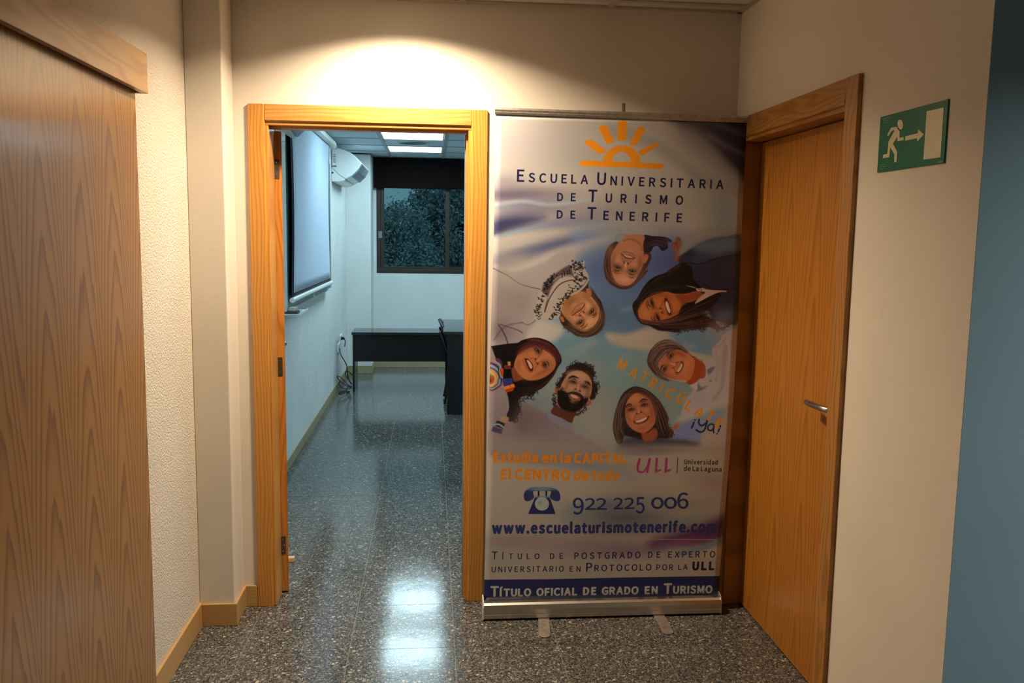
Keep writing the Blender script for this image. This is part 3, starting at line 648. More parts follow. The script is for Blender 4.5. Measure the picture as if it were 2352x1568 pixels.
# ================================================================== TREES OUTSIDE THE WINDOW
GZ = -3.2
mt, nt, bs = newmat('leaf_green')
oi = N(nt, 'ShaderNodeNewGeometry'); nz = N(nt, 'ShaderNodeTexNoise', Scale=9.0, Detail=4.0, Roughness=0.7); nt.links.new(oi.outputs['Position'], nz.inputs['Vector'])
nt.links.new(ramp(nt, nz.outputs[0], [(0.36, (0.05, 0.09, 0.08)), (0.64, (0.56, 0.70, 0.70))]), bs.inputs['Base Color'])
bs.inputs['Roughness'].default_value = 0.5
M['leaf'] = mt
b = B(); b.box(-25, 25, 7.5, 45, GZ-0.1, GZ); g_ = sobj('ground_outside', b, plain('dark_ground', (0.05, 0.06, 0.05), 0.9))
def tree(name, lab, cx, cy, blobs, nleaf, size, seed):
    rnd = np.random.default_rng(seed)
    t = thing(name, lab, 'tree', (cx, cy, GZ), 'trees outside the window')
    b = B(); b.cyl((cx, cy, GZ), (cx+0.1, cy, 0.8), 0.22, 0.11, n=14)
    for k in range(6):
        a = k*1.05; b.cyl((cx+0.05, cy, -1.4+k*0.2), (cx+0.8*math.cos(a), cy+0.25+0.4*abs(math.sin(a)), -0.3+k*0.2), 0.07, 0.03, n=8)
    obj('trunk', b, M['bark'], t)
    V = []; F = []
    tot = sum(r**2 for *_, r in blobs)
    for (bx, by, bz, r) in blobs:
        n = int(nleaf*r*r/tot)
        # clumps on the shell of each bough
        nc = max(6, int(n/26)); d = rnd.normal(size=(nc, 3)); d /= np.linalg.norm(d, axis=1)[:, None]
        cc = np.array([bx, by, bz])+d*r*rnd.uniform(0.55, 1.0, (nc, 1))
        for c in cc:
            for q in range(26):
                p = c+rnd.normal(size=3)*0.085
                nrm = rnd.normal(size=3)+np.array([0, -0.6, 0.7]); nrm /= np.linalg.norm(nrm)
                a = np.cross(nrm, rnd.normal(size=3)); a /= np.linalg.norm(a); e = np.cross(nrm, a)
                L_ = size*rnd.uniform(0.7, 1.3); W_ = L_*0.42
                i = len(V)
                V += [tuple(p-a*L_*0.5), tuple(p+e*W_*0.5), tuple(p+a*L_*0.5), tuple(p-e*W_*0.5)]
                F.append((i, i+1, i+2, i+3))
    me = bpy.data.meshes.new('foliage'); V = [(v[0]-cx, v[1]-cy, v[2]-GZ) for v in V]
    me.from_pydata(V, [], F); me.materials.append(M['leaf'])
    o = bpy.data.objects.new('foliage', me); COL.objects.link(o); o.parent = t; o['kind'] = 'stuff'
tree('leafy_tree', 'lower dark leafy tree in the left half of the window', -0.1, 12.3,
     [(-0.9, 12.3, 1.35, 0.75), (-0.35, 12.0, 1.50, 0.55), (0.15, 12.2, 1.55, 0.58), (-0.2, 11.8, 1.0, 0.7), (0.3, 11.9, 0.9, 0.65), (-0.9, 12.0, 0.7, 0.8), (-1.5, 12.4, 1.2, 0.8), (0.1, 12, 0.3, 0.8), (-0.8, 12.1, 0, 0.8)], 70000, 0.078, 1)
FS = 1.16
tree('leafy_tree', 'taller dark leafy tree filling the right half of the window', 2.1, 15.9,
     [(CP[0]+(x_-CP[0])*FS, CP[1]+(y_-CP[1])*FS, CP[2]+(z_-CP[2])*FS, r_*FS) for x_, y_, z_, r_ in [(0.78, 13.0, 1.95, 0.6), (1.1, 12.9, 2.35, 0.75), (1.7, 13.1, 2.5, 0.9), (1.3, 12.7, 1.6, 0.8), (0.8, 12.8, 1.1, 0.75), (1.6, 12.7, 0.9, 0.85), (2.4, 13.2, 2.2, 1.0), (2.5, 13.0, 1.2, 1.0), (3.2, 13.4, 1.7, 1.0), (1.5, 12.8, 0.2, 0.9), (2.4, 13, 0.2, 0.9)]], 90000, 0.09, 2)

# ================================================================== ROLL-UP BANNER
BYF = -0.170                      # plane of the printed sheet
bt = thing('rollup_banner', 'tall roll-up banner of seven smiling people seen from below against the sky', 'banner', (1.44, BYF, 0))
def bp_(x, y):
    p = at(1, BYF, x, y); return (p[0], p[2])
def ripple(x, z):
    k = max(0.0, min(1.0, (z-0.1)/1.9)); e = math.sin(math.pi*k)
    return e*(0.0035*math.sin(7.5*x+1.7*z)+0.0016*math.sin(3.1*z*3-4*x)+0.0012*math.sin(14*x-5*z))
LB = [bp_(*p) for p in ((1139, 256), (1137, 400), (1133, 560), (1128, 750), (1122.5, 950), (1117, 1150), (1112.5, 1330), (1111.5, 1392))]
RB = [bp_(*p) for p in ((1715.5, 278), (1708, 420), (1701, 584), (1694, 745), (1685, 905), (1676, 1043), (1664, 1191), (1653, 1322), (1649.5, 1384))]
ZB, ZTP = 0.072, 2.045
def edge(E_, z):
    zs = [p[1] for p in E_][::-1]; xs = [p[0] for p in E_][::-1]; return float(np.interp(z, zs, xs))
# ---- the print, painted in the sheet's own plane (metres)
PX0, PX1, PZ0, PZ1, RES = 0.90, 2.03, 0.04, 2.08, 1050
PW, PH = int((PX1-PX0)*RES), int((PZ1-PZ0)*RES)
CAN = np.ones((PH, PW, 3), np.float32)
WX = np.array([1150, 1420, 1690.0]); WY = np.array([280, 700, 1120, 1340.0])
WHT = np.array([[(195, 182, 172), (160, 142, 125), (122, 103, 86)], [(160, 147, 138), (140, 121, 101), (115, 98, 80)], [(130, 122, 108), (130, 115, 98), (112, 97, 80)], [(122, 115, 103), (118, 106, 92), (105, 92, 76)]], float)
def lin(c): return np.where(np.array(c, float)/255 <= 0.04045, np.array(c, float)/255/12.92, ((np.array(c, float)/255+0.055)/1.055)**2.4)
def ink(c, x, y):
    "print colour with the measured light of the place taken out"
    x = min(max(x, WX[0]), WX[-1]); y = min(max(y, WY[0]), WY[-1])
    i = min(int(np.searchsorted(WX, x, 'right'))-1, 1); j = min(int(np.searchsorted(WY, y, 'right'))-1, 2)
    u = (x-WX[i])/(WX[i+1]-WX[i]); v = (y-WY[j])/(WY[j+1]-WY[j])
    wc = (WHT[j, i]*(1-u)+WHT[j, i+1]*u)*(1-v)+(WHT[j+1, i]*(1-u)+WHT[j+1, i+1]*u)*v
    v = lin(c)/lin(wc)*0.60; g_ = v.mean()
    v = g_+(v-g_)*(0.72 if c[2] > c[0] else (1.0 if c[2] < 0.3*c[0] else 0.80))
    return np.clip(v*np.clip(np.maximum(v, 1e-4)/0.60, 0, 1)**0.12, 0.003, 0.95)
def cpx(x, y):
    X, Z = bp_(x, y); return ((X-PX0)*RES, (PZ1-Z)*RES)
S1 = RES/542.0
def paint(a, mask, col):
    y0, y1, x0, x1 = a
    CAN[y0:y1, x0:x1] = CAN[y0:y1, x0:x1]*(1-mask[..., None])+np.array(col, np.float32)*mask[..., None]
def region(P, pad):
    x0 = max(0, int(P[:, 0].min()-pad)); x1 = min(PW, int(P[:, 0].max()+pad)+2); y0 = max(0, int(P[:, 1].min()-pad)); y1 = min(PH, int(P[:, 1].max()+pad)+2)
    return y0, y1, x0, x1
class Z_:
    "coordinates read in an enlarged crop of the photograph"
    def __init__(s, ox, oy, k): s.o = (ox, oy); s.k = k
    def __call__(s, p): return (s.o[0]+p[0]/s.k, s.o[1]+p[1]/s.k)
ID = Z_(0, 0, 1)
def poly(T, pts, col, soft=1.0, alpha=1.0, smooth=True, raw=False):
    q = [T(p) for p in pts]; cx = sum(p[0] for p in q)/len(q); cy = sum(p[1] for p in q)/len(q)
    if smooth: q = catmull(q, 4, True)
    P = np.array([cpx(*p) for p in q]); w_ = max(0.6, soft*S1)
    a = region(P, w_*1.2+1); y0, y1, x0, x1 = a
    if y1 <= y0 or x1 <= x0: return
    st = 2 if (y1-y0)*(x1-x0) > 250000 else 1
    X, Y = np.meshgrid(np.arange(x0, x1, st)+0.5*st, np.arange(y0, y1, st)+0.5*st); X = X.astype(np.float32); Y = Y.astype(np.float32)
    ins = np.zeros(X.shape, bool); d2 = np.full(X.shape, 1e9, np.float32)
    n = len(P)
    for i in range(n):
        ax, ay = P[i]; bx, by = P[(i+1) % n]
        if ay != by:
            c = (ay > Y) != (by > Y); ins ^= c & (X < (bx-ax)*(Y-ay)/(by-ay)+ax)
        dx, dy = bx-ax, by-ay; L2 = dx*dx+dy*dy+1e-9
        t = np.clip(((X-ax)*dx+(Y-ay)*dy)/L2, 0, 1); e = (X-ax-t*dx)**2+(Y-ay-t*dy)**2
        np.minimum(d2, e, out=d2)
    sd = np.sqrt(d2)*np.where(ins, 1, -1); mk = np.clip(sd/w_*0.5+0.5, 0, 1); mk = mk*mk*(3-2*mk)*alpha
    if st == 2: mk = np.repeat(np.repeat(mk, 2, 0), 2, 1)[:y1-y0, :x1-x0]
    paint(a, mk, lin(col) if raw else ink(col, cx, cy))
def blob(T, c, rx, ry, ang, col, alpha=1.0, hard=1.0):
    k = T.k; x, y = T(c); a_ = math.radians(ang)
    C = cpx(x, y); RX_, RY_ = rx/k*S1, ry/k*S1; R = max(RX_, RY_)*2.4
    a = region(np.array([[C[0]-R, C[1]-R], [C[0]+R, C[1]+R]]), 0); y0, y1, x0, x1 = a
    if y1 <= y0 or x1 <= x0: return
    X, Y = np.meshgrid(np.arange(x0, x1)+0.5-C[0], np.arange(y0, y1)+0.5-C[1])
    u = (X*math.cos(a_)+Y*math.sin(a_))/RX_; v = (-X*math.sin(a_)+Y*math.cos(a_))/RY_
    mk = np.exp(-(u*u+v*v)**hard*0.9)*alpha; paint(a, mk.astype(np.float32), ink(col, x, y))
def line(T, pts, wd, col, soft=1.0, alpha=1.0, taper=False):
    q = catmull([T(p) for p in pts], 6); P = np.array([cpx(*p) for p in q]); W = wd/T.k*S1; sf = max(0.6, soft*S1)
    a = region(P, W+sf+1); y0, y1, x0, x1 = a
    if y1 <= y0 or x1 <= x0: return
    X, Y = np.meshgrid(np.arange(x0, x1)+0.5, np.arange(y0, y1)+0.5); dm = np.full(X.shape, 1e9)
    n = len(P)-1
    for i in range(n):
        ax, ay = P[i]; dx, dy = P[i+1]-P[i]; t = np.clip(((X-ax)*dx+(Y-ay)*dy)/(dx*dx+dy*dy+1e-9), 0, 1)
        ww = W/2*(math.sin(math.pi*(i+0.5)/n)*0.8+0.2 if taper else 1.0)
        np.minimum(dm, np.hypot(X-ax-t*dx, Y-ay-t*dy)-ww, out=dm)
    mk = np.clip(0.5-dm/sf, 0, 1)*alpha; m_ = q[len(q)//2]; paint(a, mk, ink(col, m_[0], m_[1]))
# base white of the sheet
CAN[:] = 0.60
z4 = Z_(1120, 220, 3.647); z5 = Z_(1120, 500, 2.852); z6 = Z_(1100, 1000, 3.136)
A1 = Z_(1200, 520, 5.6); A2 = Z_(1420, 560, 5.2267); A3 = Z_(1110, 760, 5.6); A4 = Z_(1380, 760, 5.6); A5 = Z_(1330, 510, 6.272)
# -- swirling background
poly(z4, [(1540, 180), (1900, 190), (2200, 200), (2190, 760), (2050, 640), (1880, 470), (1700, 330), (1590, 240)], (36, 24, 44), 18)
line(z4, [(1880, 215), (2020, 280), (2180, 330)], 40, (62, 55, 66), 8, .6); line(z4, [(1850, 330), (2000, 420), (2170, 500)], 36, (70, 62, 70), 8, .6)
line(z4, [(1680, 330), (1900, 560), (2160, 800)], 120, (100, 88, 84), 26, .6)
poly(z4, [(1700, 600), (1950, 760), (2150, 850), (2140, 1300), (1950, 1350), (1800, 1100), (1700, 850)], (104, 96, 82), 30, .6)
poly(z4, [(1930, 830), (2060, 950), (2120, 1380), (1960, 1350), (1880, 1050)], (84, 90, 88), 24, .7)
blob(z4, (250, 830), 380, 60, -3, (118, 98, 116), .9); blob(z4, (120, 820), 220, 45, -4, (96, 84, 112), .8)
blob(z4, (170, 925), 260, 22, -8, (140, 155, 160), .9)
blob(z4, (420, 960), 380, 60, -6, (118, 104, 122), .7)
poly(z4, [(40, 1040), (230, 990), (480, 1010), (400, 1080), (200, 1140), (40, 1180)], (62, 62, 104), 16)
line(z4, [(40, 1200), (250, 1140), (560, 1080), (1000, 1050)], 40, (128, 148, 160), 8, .8)
line(z4, [(40, 1230), (300, 1180), (560, 1140)], 60, (172, 158, 148), 10, .9)
blob(z4, (620, 1060), 240, 40, -8, (110, 104, 130), .7)
poly(z4, [(40, 1370), (180, 1300), (420, 1230), (700, 1170), (860, 1160), (760, 1220), (560, 1290), (330, 1380), (40, 1450)], (78, 86, 122), 16)
poly(z4, [(700, 1120), (900, 1090), (1130, 1110), (1180, 1200), (900, 1230), (760, 1260)], (106, 116, 132), 20, .8)
line(z4, [(30, 1500), (300, 1440), (600, 1330), (900, 1240), (1020, 1200)], 70, (164, 148, 138), 14, .9)
line(z4, [(1000, 1170), (1300, 1120), (1560, 1080)], 60, (136, 122, 104), 16, .7)
blob(ID, (1180, 330), 90, 60, 0, (176, 160, 158), .8); blob(ID, (1290, 300), 60, 40, 0, (164, 148, 140), .6); blob(ID, (1330, 360), 90, 40, 10, (150, 136, 126), .5); blob(ID, (1160, 420), 50, 20, 0, (140, 126, 138), .7)
blob(ID, (1600, 330), 60, 40, 30, (116, 98, 84), .6); blob(ID, (1500, 480), 120, 50, 0, (124, 108, 92), .6); blob(ID, (1220, 470), 70, 16, -8, (120, 112, 132), .7); blob(ID, (1330, 500), 90, 20, -10, (126, 110, 118), .7); blob(ID, (1180, 560), 60, 8, -14, (168, 156, 150), .8)
line(ID, [(1400, 300), (1500, 330), (1600, 400), (1690, 440)], 26, (112, 100, 88), 14, .45); line(ID, [(1134, 470), (1200, 462), (1270, 470), (1360, 455)], 8, (150, 156, 160), 6, .6)
# -- sky
poly(ID, [(1290, 640), (1330, 590), (1400, 560), (1480, 548), (1590, 560), (1640, 640), (1692, 740), (1688, 800), (1640, 900), (1660, 960), (1560, 1010), (1400, 1020), (1240, 985), (1180, 900), (1210, 770), (1270, 700)], (96, 112, 112), 16)
blob(ID, (1380, 620), 60, 50, 0, (76, 88, 116), 1); blob(ID, (1460, 650), 80, 80, 0, (64, 78, 102), 1); blob(ID, (1545, 600), 70, 60, 0, (58, 62, 88), 1, 1.4)
blob(ID, (1400, 720), 50, 60, 0, (70, 90, 108), 1); blob(ID, (1450, 740), 80, 45, 0, (66, 86, 98), 1); blob(ID, (1590, 780), 90, 40, 0, (72, 96, 104), 1)
blob(ID, (1300, 800), 60, 35, 0, (88, 116, 126), 1); blob(ID, (1400, 810), 60, 40, 0, (86, 112, 114), 1); blob(ID, (1430, 870), 60, 50, 0, (94, 116, 108), 1)
blob(ID, (1520, 900), 60, 50, 0, (98, 110, 96), 1); blob(ID, (1625, 850), 60, 30, 0, (80, 100, 100), .8)
poly(ID, [(1395, 765), (1440, 768), (1490, 752), (1530, 758), (1545, 790), (1510, 806), (1450, 800), (1400, 785)], (138, 118, 96), 9)
poly(ID, [(1200, 790), (1235, 745), (1290, 750), (1280, 775), (1240, 790)], (160, 145, 132), 10)
line(ID, [(1535, 800), (1590, 815), (1640, 825)], 12, (128, 116, 92), 6, .9)
for (x, y, rx, ry, c, al) in ((1345, 850, 30, 18, (124, 120, 108), .8), (1320, 815, 26, 12, (116, 124, 118), .6), (1270, 960, 60, 30, (126, 118, 106), .8), (1380, 920, 34, 40, (122, 116, 102), .8), (1390, 980, 50, 22, (124, 116, 102), .9), (1500, 855, 40, 20, (104, 108, 92), .5), (1240, 890, 30, 16, (110, 118, 118), .6), (1285, 880, 24, 24, (128, 126, 120), .7), (1350, 790, 20, 10, (120, 128, 124), .6), (1440, 710, 14, 5, (96, 108, 116), .5)):
    blob(ID, (x, y), rx, ry, -12, c, al)
for (x, y, rx, ry, c, al) in ((1285, 895, 36, 26, (128, 122, 112), .85), (1350, 955, 50, 34, (128, 118, 104), .85), (1395, 1000, 60, 22, (126, 116, 100), .9), (1345, 870, 30, 14, (122, 120, 110), .6), (1245, 755, 34, 20, (156, 142, 130), .8), (1390, 850, 26, 14, (114, 118, 106), .6), (1560, 940, 40, 30, (104, 106, 90), .7), (1330, 800, 30, 10, (112, 126, 124), .6), (1230, 930, 20, 14, (120, 118, 112), .7)):
    blob(ID, (x, y), rx, ry, -14, c, al)
rs = np.random.default_rng(5)
for k in range(70):
    x, y = rs.uniform(1290, 1600), rs.uniform(770, 960)
    blob(ID, (x, y), rs.uniform(5, 13), rs.uniform(3, 7), -12, (128, 122, 106) if rs.random() < .6 else (84, 106, 108), rs.uniform(.12, .3))
# -- pale coat of the man with the scarf (left edge)
poly(ID, [(1126, 615), (1180, 625), (1250, 600), (1290, 575), (1320, 590), (1290, 650), (1250, 700), (1228, 728), (1228, 742), (1212, 758), (1200, 790), (1165, 800), (1126, 800)], (146, 130, 126), 5)
blob(ID, (1170, 600), 60, 20, -12, (160, 146, 138), .7); blob(ID, (1160, 690), 40, 50, 0, (134, 116, 114), .7)
blob(ID, (1150, 760), 36, 30, 10, (112, 92, 98), .8)
line(ID, [(1133, 616), (1165, 632), (1195, 652), (1240, 664)], 1.6, (74, 58, 56), 1.2); line(ID, [(1145, 745), (1160, 770), (1168, 795)], 2.5, (74, 56, 62), 2); line(ID, [(1150, 745), (1190, 758), (1200, 765)], 2.0, (84, 66, 70), 2)
# -- man with the chequered scarf
poly(A1, [(850, 780), (930, 870), (1010, 960), (1055, 1120), (1050, 1240), (1000, 1350), (900, 1405), (800, 1420), (700, 1410), (640, 1370), (520, 1280), (470, 1170), (480, 1060), (540, 920), (720, 830), (820, 730), (855, 700)], (66, 42, 30), 1)
poly(A1, [(540, 925), (730, 835), (860, 880), (950, 980), (1000, 1090), (1015, 1200), (965, 1290), (880, 1345), (770, 1350), (680, 1305), (600, 1220), (520, 1130), (488, 1040)], (166, 108, 68), 1.5)
blob(A1, (610, 960), 130, 90, -40, (118, 76, 38), .75); blob(A1, (800, 880), 60, 40, 40, (140, 92, 52), .6); blob(A1, (850, 1200), 90, 60, -40, (182, 126, 86), .8); blob(A1, (720, 1180), 50, 36, -40, (176, 116, 78), .7)
blob(A1, (560, 1080), 50, 70, 20, (146, 90, 54), .5); blob(A1, (840, 1030), 30, 40, 10, (188, 134, 96), .6)
poly(A1, [(820, 805), (868, 798), (895, 860), (862, 905), (830, 870)], (150, 92, 54), 1); poly(A1, [(478, 1160), (520, 1165), (535, 1225), (500, 1215)], (150, 92, 50), 1)
poly(A1, [(1050, 1080), (1065, 1160), (1050, 1260), (1000, 1350), (900, 1405), (780, 1415), (700, 1400), (800, 1372), (890, 1335), (920, 1290), (950, 1230), (1005, 1180), (1010, 1090)], (92, 58, 38), 2)
for k in range(9):
    line(A1, [(700+k*38, 1405-k*k*1.2), (760+k*34, 1370-k*10), (850+k*20, 1330-k*18)], 9, (112, 76, 48) if k % 2 else (60, 36, 24), 1, .6)
line(A1, [(640, 1140), (700, 1100), (760, 1060), (800, 1000)], 12, (74, 30, 20), 1.2); line(A1, [(690, 1165), (760, 1110), (820, 1040)], 30, (168, 96, 66), 3, .6); line(A1, [(650, 1110), (740, 1050)], 26, (140, 76, 44), 3, .6)
for c in ((740, 1147), (783, 1105)): blob(A1, c, 15, 12, 0, (48, 16, 10), .95, 1.5)
for c, a_ in (((890, 1090), -52), ((735, 1232), -25)):
    blob(A1, c, 62, 40, a_, (96, 56, 36), .8); blob(A1, c, 42, 15, a_, (30, 14, 10), 1, 1.4); blob(A1, (c[0]+12, c[1]-8), 5, 4, 0, (150, 120, 100), .7)
line(A1, [(905, 1172), (935, 1150), (962, 1108)], 18, (70, 38, 24), 3, .8, True); line(A1, [(755, 1310), (800, 1292), (835, 1252)], 18, (74, 42, 26), 3, .8, True)
poly(A1, [(158, 1110), (170, 1010), (205, 900), (262, 785), (340, 690), (440, 590), (600, 510), (700, 470), (785, 440), (800, 470), (795, 530), (845, 620), (850, 700), (800, 780), (700, 860), (560, 920), (510, 1010), (490, 1100), (470, 1160), (350, 1185), (260, 1205), (205, 1185), (160, 1150)], (150, 130, 116), 1)
poly(A1, [(300, 700), (440, 590), (600, 500), (650, 600), (640, 640), (520, 640), (420, 720), (370, 800), (300, 990), (280, 1090), (330, 930), (250, 820)], (74, 50, 56), 3, .85)
line(A1, [(285, 1100), (330, 960), (410, 820), (500, 730), (620, 690), (680, 700)], 12, (76, 42, 38), 1.2); line(A1, [(400, 700), (480, 640), (580, 625), (660, 640)], 14, (130, 112, 108), 1.2); line(A1, [(620, 860), (760, 780), (845, 660)], 8, (90, 60, 50), 1, .8)
rs = np.random.default_rng(11)
for band, wd_, n_ in (([(190, 1150), (190, 1040), (240, 930), (290, 800), (350, 700), (420, 640)], 62, 60), ([(640, 500), (700, 520), (760, 500), (700, 640), (720, 700), (780, 640), (660, 780), (620, 850)], 75, 72), ([(370, 1165), (430, 1100), (470, 1010), (520, 930), (600, 870)], 40, 42)):
    cc = catmull(band, 12)
    for k in range(n_):
        c = cc[rs.integers(len(cc))]; x, y = c[0]+rs.normal()*wd_*0.42, c[1]+rs.normal()*wd_*0.42
        if k % 3 == 0: line(A1, [(x-22, y-10), (x, y+rs.uniform(-14, 14)), (x+24, y+rs.uniform(-20, 20))], 8, (24, 18, 24), .8, .95)
        else: blob(A1, (x, y), rs.uniform(9, 18), rs.uniform(7, 14), rs.uniform(0, 180), (20, 15, 22), .95, 2)
for (x, y) in ((530, 575), (570, 560), (600, 545), (500, 600)): line(A1, [(x, y), (x+12, y+30), (x+8, y+60)], 9, (20, 14, 20), .8)
# -- woman at the top, head down
poly(A5, [(925, 195), (1060, 200), (1230, 212), (1320, 250), (1335, 290), (1270, 275), (1280, 370), (1200, 415), (1140, 345), (1080, 350), (1040, 420), (960, 470), (925, 400)], (40, 27, 33), 1)
poly(A5, [(520, 280), (440, 340), (400, 400), (370, 490), (357, 640), (378, 790), (450, 890), (560, 955), (640, 967), (760, 940), (870, 845), (950, 760), (1000, 690), (960, 690), (1010, 600), (1045, 520), (1030, 450), (950, 430), (900, 400), (600, 300)], (74, 42, 30), 1.5)
blob(A5, (440, 420), 50, 90, 12, (126, 88, 62), .7); line(A5, [(385, 520), (378, 680), (430, 830)], 22, (98, 58, 40), 2, .6); line(A5, [(470, 860), (560, 930), (700, 940)], 16, (44, 20, 14), 2, .7)
line(A5, [(520, 260), (560, 190), (660, 190), (690, 250)], 10, (110, 92, 72), 4, .6)
poly(A5, [(690, 190), (930, 192), (925, 330), (937, 500), (915, 640), (850, 780), (790, 870), (710, 915), (610, 908), (530, 860), (480, 760), (458, 610), (468, 480), (530, 350), (600, 270)], (148, 92, 62), 1.5)
poly(A5, [(700, 195), (925, 195), (920, 300), (880, 330), (790, 265), (700, 250)], (142, 90, 58), 4, .9); line(A5, [(640, 270), (720, 245), (810, 262), (890, 330), (910, 400)], 14, (104, 58, 34), 4, .7)
blob(A5, (660, 830), 110, 60, 0, (170, 112, 84), .7); blob(A5, (545, 520), 50, 60, 0, (168, 108, 74), .6); blob(A5, (880, 560), 36, 80, 0, (122, 70, 44), .6); blob(A5, (675, 640), 26, 60, 0, (178, 120, 90), .6); blob(A5, (690, 520), 60, 40, 0, (122, 68, 44), .6)
poly(A5, [(608, 456), (660, 470), (740, 480), (808, 512), (790, 525), (735, 530), (670, 515)], (92, 36, 26), 1); poly(A5, [(640, 470), (710, 482), (785, 508), (730, 516), (675, 500)], (156, 116, 96), 1)
blob(A5, (720, 440), 60, 16, 8, (150, 88, 66), .6)
for c in ((655, 585), (706, 600)): blob(A5, c, 15, 13, 0, (46, 12, 10), .95, 1.6)
for c, a_ in (((556, 645), 24), ((772, 700), 4)):
    blob(A5, c, 72, 42, a_, (98, 56, 38), .75); blob(A5, c, 48, 13, a_, (30, 12, 10), 1, 1.5); blob(A5, c, 16, 15, 0, (24, 10, 8), 1, 2)
line(A5, [(488, 700), (530, 728), (585, 738)], 20, (84, 44, 30), 3, .8, True); line(A5, [(712, 778), (760, 800), (812, 782)], 20, (84, 44, 30), 3, .8, True)
poly(A5, [(945, 470), (998, 475), (985, 550), (940, 600), (925, 560)], (140, 80, 50), 1.2)
poly(A5, [(1340, 290), (1385, 290), (1400, 220), (1455, 222), (1490, 330), (1480, 400), (1440, 420), (1472, 500), (1432, 580), (1370, 520), (1385, 440), (1345, 360)], (112, 56, 40), 1.2)
line(A5, [(1385, 300), (1420, 350), (1430, 410)], 8, (56, 24, 20), 1); line(A5, [(1450, 230), (1465, 300), (1440, 380)], 6, (70, 30, 24), 1)
for k in range(4): line(A5, [(1200+k*28, 235), (1235+k*24, 275+k*6), (1250+k*14, 330-k*14)], 12, (70, 52, 56), 1.5, .7)
# pale sleeve and dark jacket of the woman on the right
poly(A5, [(1500, 240), (1560, 150), (1900, 60), (2260, 100), (2290, 300), (1900, 320), (1600, 400), (1470, 505), (1440, 420)], (104, 90, 76), 10, .8)
poly(A2, [(725, 165), (820, 90), (940, 10), (1100, -60), (1300, -90), (1490, -60), (1480, 500), (1445, 930), (1280, 955), (1100, 870), (1000, 600), (860, 480), (740, 260)], (36, 34, 44), 4)
poly(A2, [(900, 20), (1100, -70), (1490, -90), (1485, 60), (1200, 130), (1000, 110)], (70, 76, 80), 14, .8)
blob(A2, (1350, 300), 120, 150, 0, (42, 34, 42), .7); blob(A2, (1290, 850), 130, 80, 0, (48, 62, 70), .85); blob(A2, (1000, 160), 120, 60, -30, (44, 50, 64), .8)
line(A2, [(730, 235), (860, 232), (990, 242), (1120, 195), (1300, 150), (1470, 125)], 9, (14, 12, 18), 1.2); line(A2, [(960, 450), (1060, 500), (1150, 545), (1300, 545), (1455, 515)], 9, (14, 12, 20), 1.2)
poly(A2, [(735, 238), (640, 290), (560, 350), (470, 378), (370, 440), (290, 540), (230, 650), (178, 715), (178, 790), (215, 880), (280, 960), (380, 985), (470, 1035), (600, 1050), (715, 1062), (770, 1025), (880, 1015), (960, 1020), (1060, 990), (1110, 990), (1180, 1040), (1220, 1030), (1300, 1000), (1350, 955), (1250, 1000), (1180, 960), (1160, 905), (1080, 870), (1100, 790), (1180, 690), (1230, 600), (1100, 560), (980, 500), (900, 400), (880, 280), (800, 240)], (20, 13, 12), 1.2)
blob(A2, (620, 1000), 140, 40, 0, (60, 32, 28), .8); blob(A2, (860, 960), 120, 60, 0, (58, 34, 30), .7); blob(A2, (260, 850), 40, 90, -20, (54, 30, 24), .7)
for k in range(12): line(A2, [(760+k*32, 900+(k % 3)*20), (800+k*32, 960+(k % 4)*14), (830+k*34, 1010-(k % 3)*26)], 7, (88, 52, 46) if k % 2 else (30, 18, 16), 1, .7)
line(A2, [(600, 330), (700, 280), (740, 245)], 26, (70, 42, 32), 4, .6)
for k in range(5): line(A2, [(1010+k*14, 840+k*9), (1040+k*12, 820-k*4), (1080+k*4, 800+k*8)], 5, (128, 112, 100), 1, .7)
poly(A2, [(240, 800), (270, 710), (350, 635), (450, 580), (560, 568), (680, 598), (800, 598), (930, 568), (990, 590), (1000, 640), (880, 690), (780, 720), (735, 800), (700, 880), (620, 935), (520, 965), (400, 968), (300, 940), (250, 880)], (132, 74, 38), 1.5)
poly(A2, [(690, 610), (820, 600), (940, 570), (1010, 590), (960, 660), (850, 690), (770, 740), (740, 700)], (100, 48, 24), 4, .8)
blob(A2, (330, 840), 60, 90, -15, (142, 86, 48), .7); blob(A2, (560, 620), 80, 30, 10, (112, 56, 28), .6); blob(A2, (690, 760), 40, 70, 0, (140, 80, 38), .6); blob(A2, (600, 900), 60, 30, -30, (142, 82, 44), .6)
for p in ([(395, 660), (408, 710), (428, 760)], [(455, 845), (475, 885), (500, 925)]): line(A2, p, 22, (34, 14, 10), 1.5, 1, True); line(A2, p, 50, (84, 42, 24), 4, .45)
for p in ([(350, 670), (340, 730), (368, 795)], [(395, 870), (410, 910), (440, 945)]): line(A2, p, 14, (64, 32, 20), 2, .85, True)
for c in ((508, 775), (526, 822)): blob(A2, c, 12, 12, 0, (40, 12, 8), .9, 1.6)
poly(A2, [(555, 660), (582, 652), (612, 715), (634, 800), (632, 850), (600, 852), (578, 800), (560, 730)], (76, 24, 14), 1); poly(A2, [(572, 690), (592, 700), (612, 760), (626, 812), (608, 828), (582, 780), (568, 730)], (158, 120, 92), 1)
poly(A2, [(806, 500), (920, 520), (945, 565), (1040, 580), (965, 650), (915, 715), (960, 700), (1090, 630), (1205, 580), (1290, 575), (1285, 560), (1150, 555), (1060, 545), (1000, 525), (960, 535)], (132, 98, 82), 1)
line(A2, [(940, 590), (1000, 602), (1040, 590)], 6, (90, 60, 50), 1); line(A2, [(960, 540), (1000, 560), (985, 520)], 5, (20, 12, 12), 1)
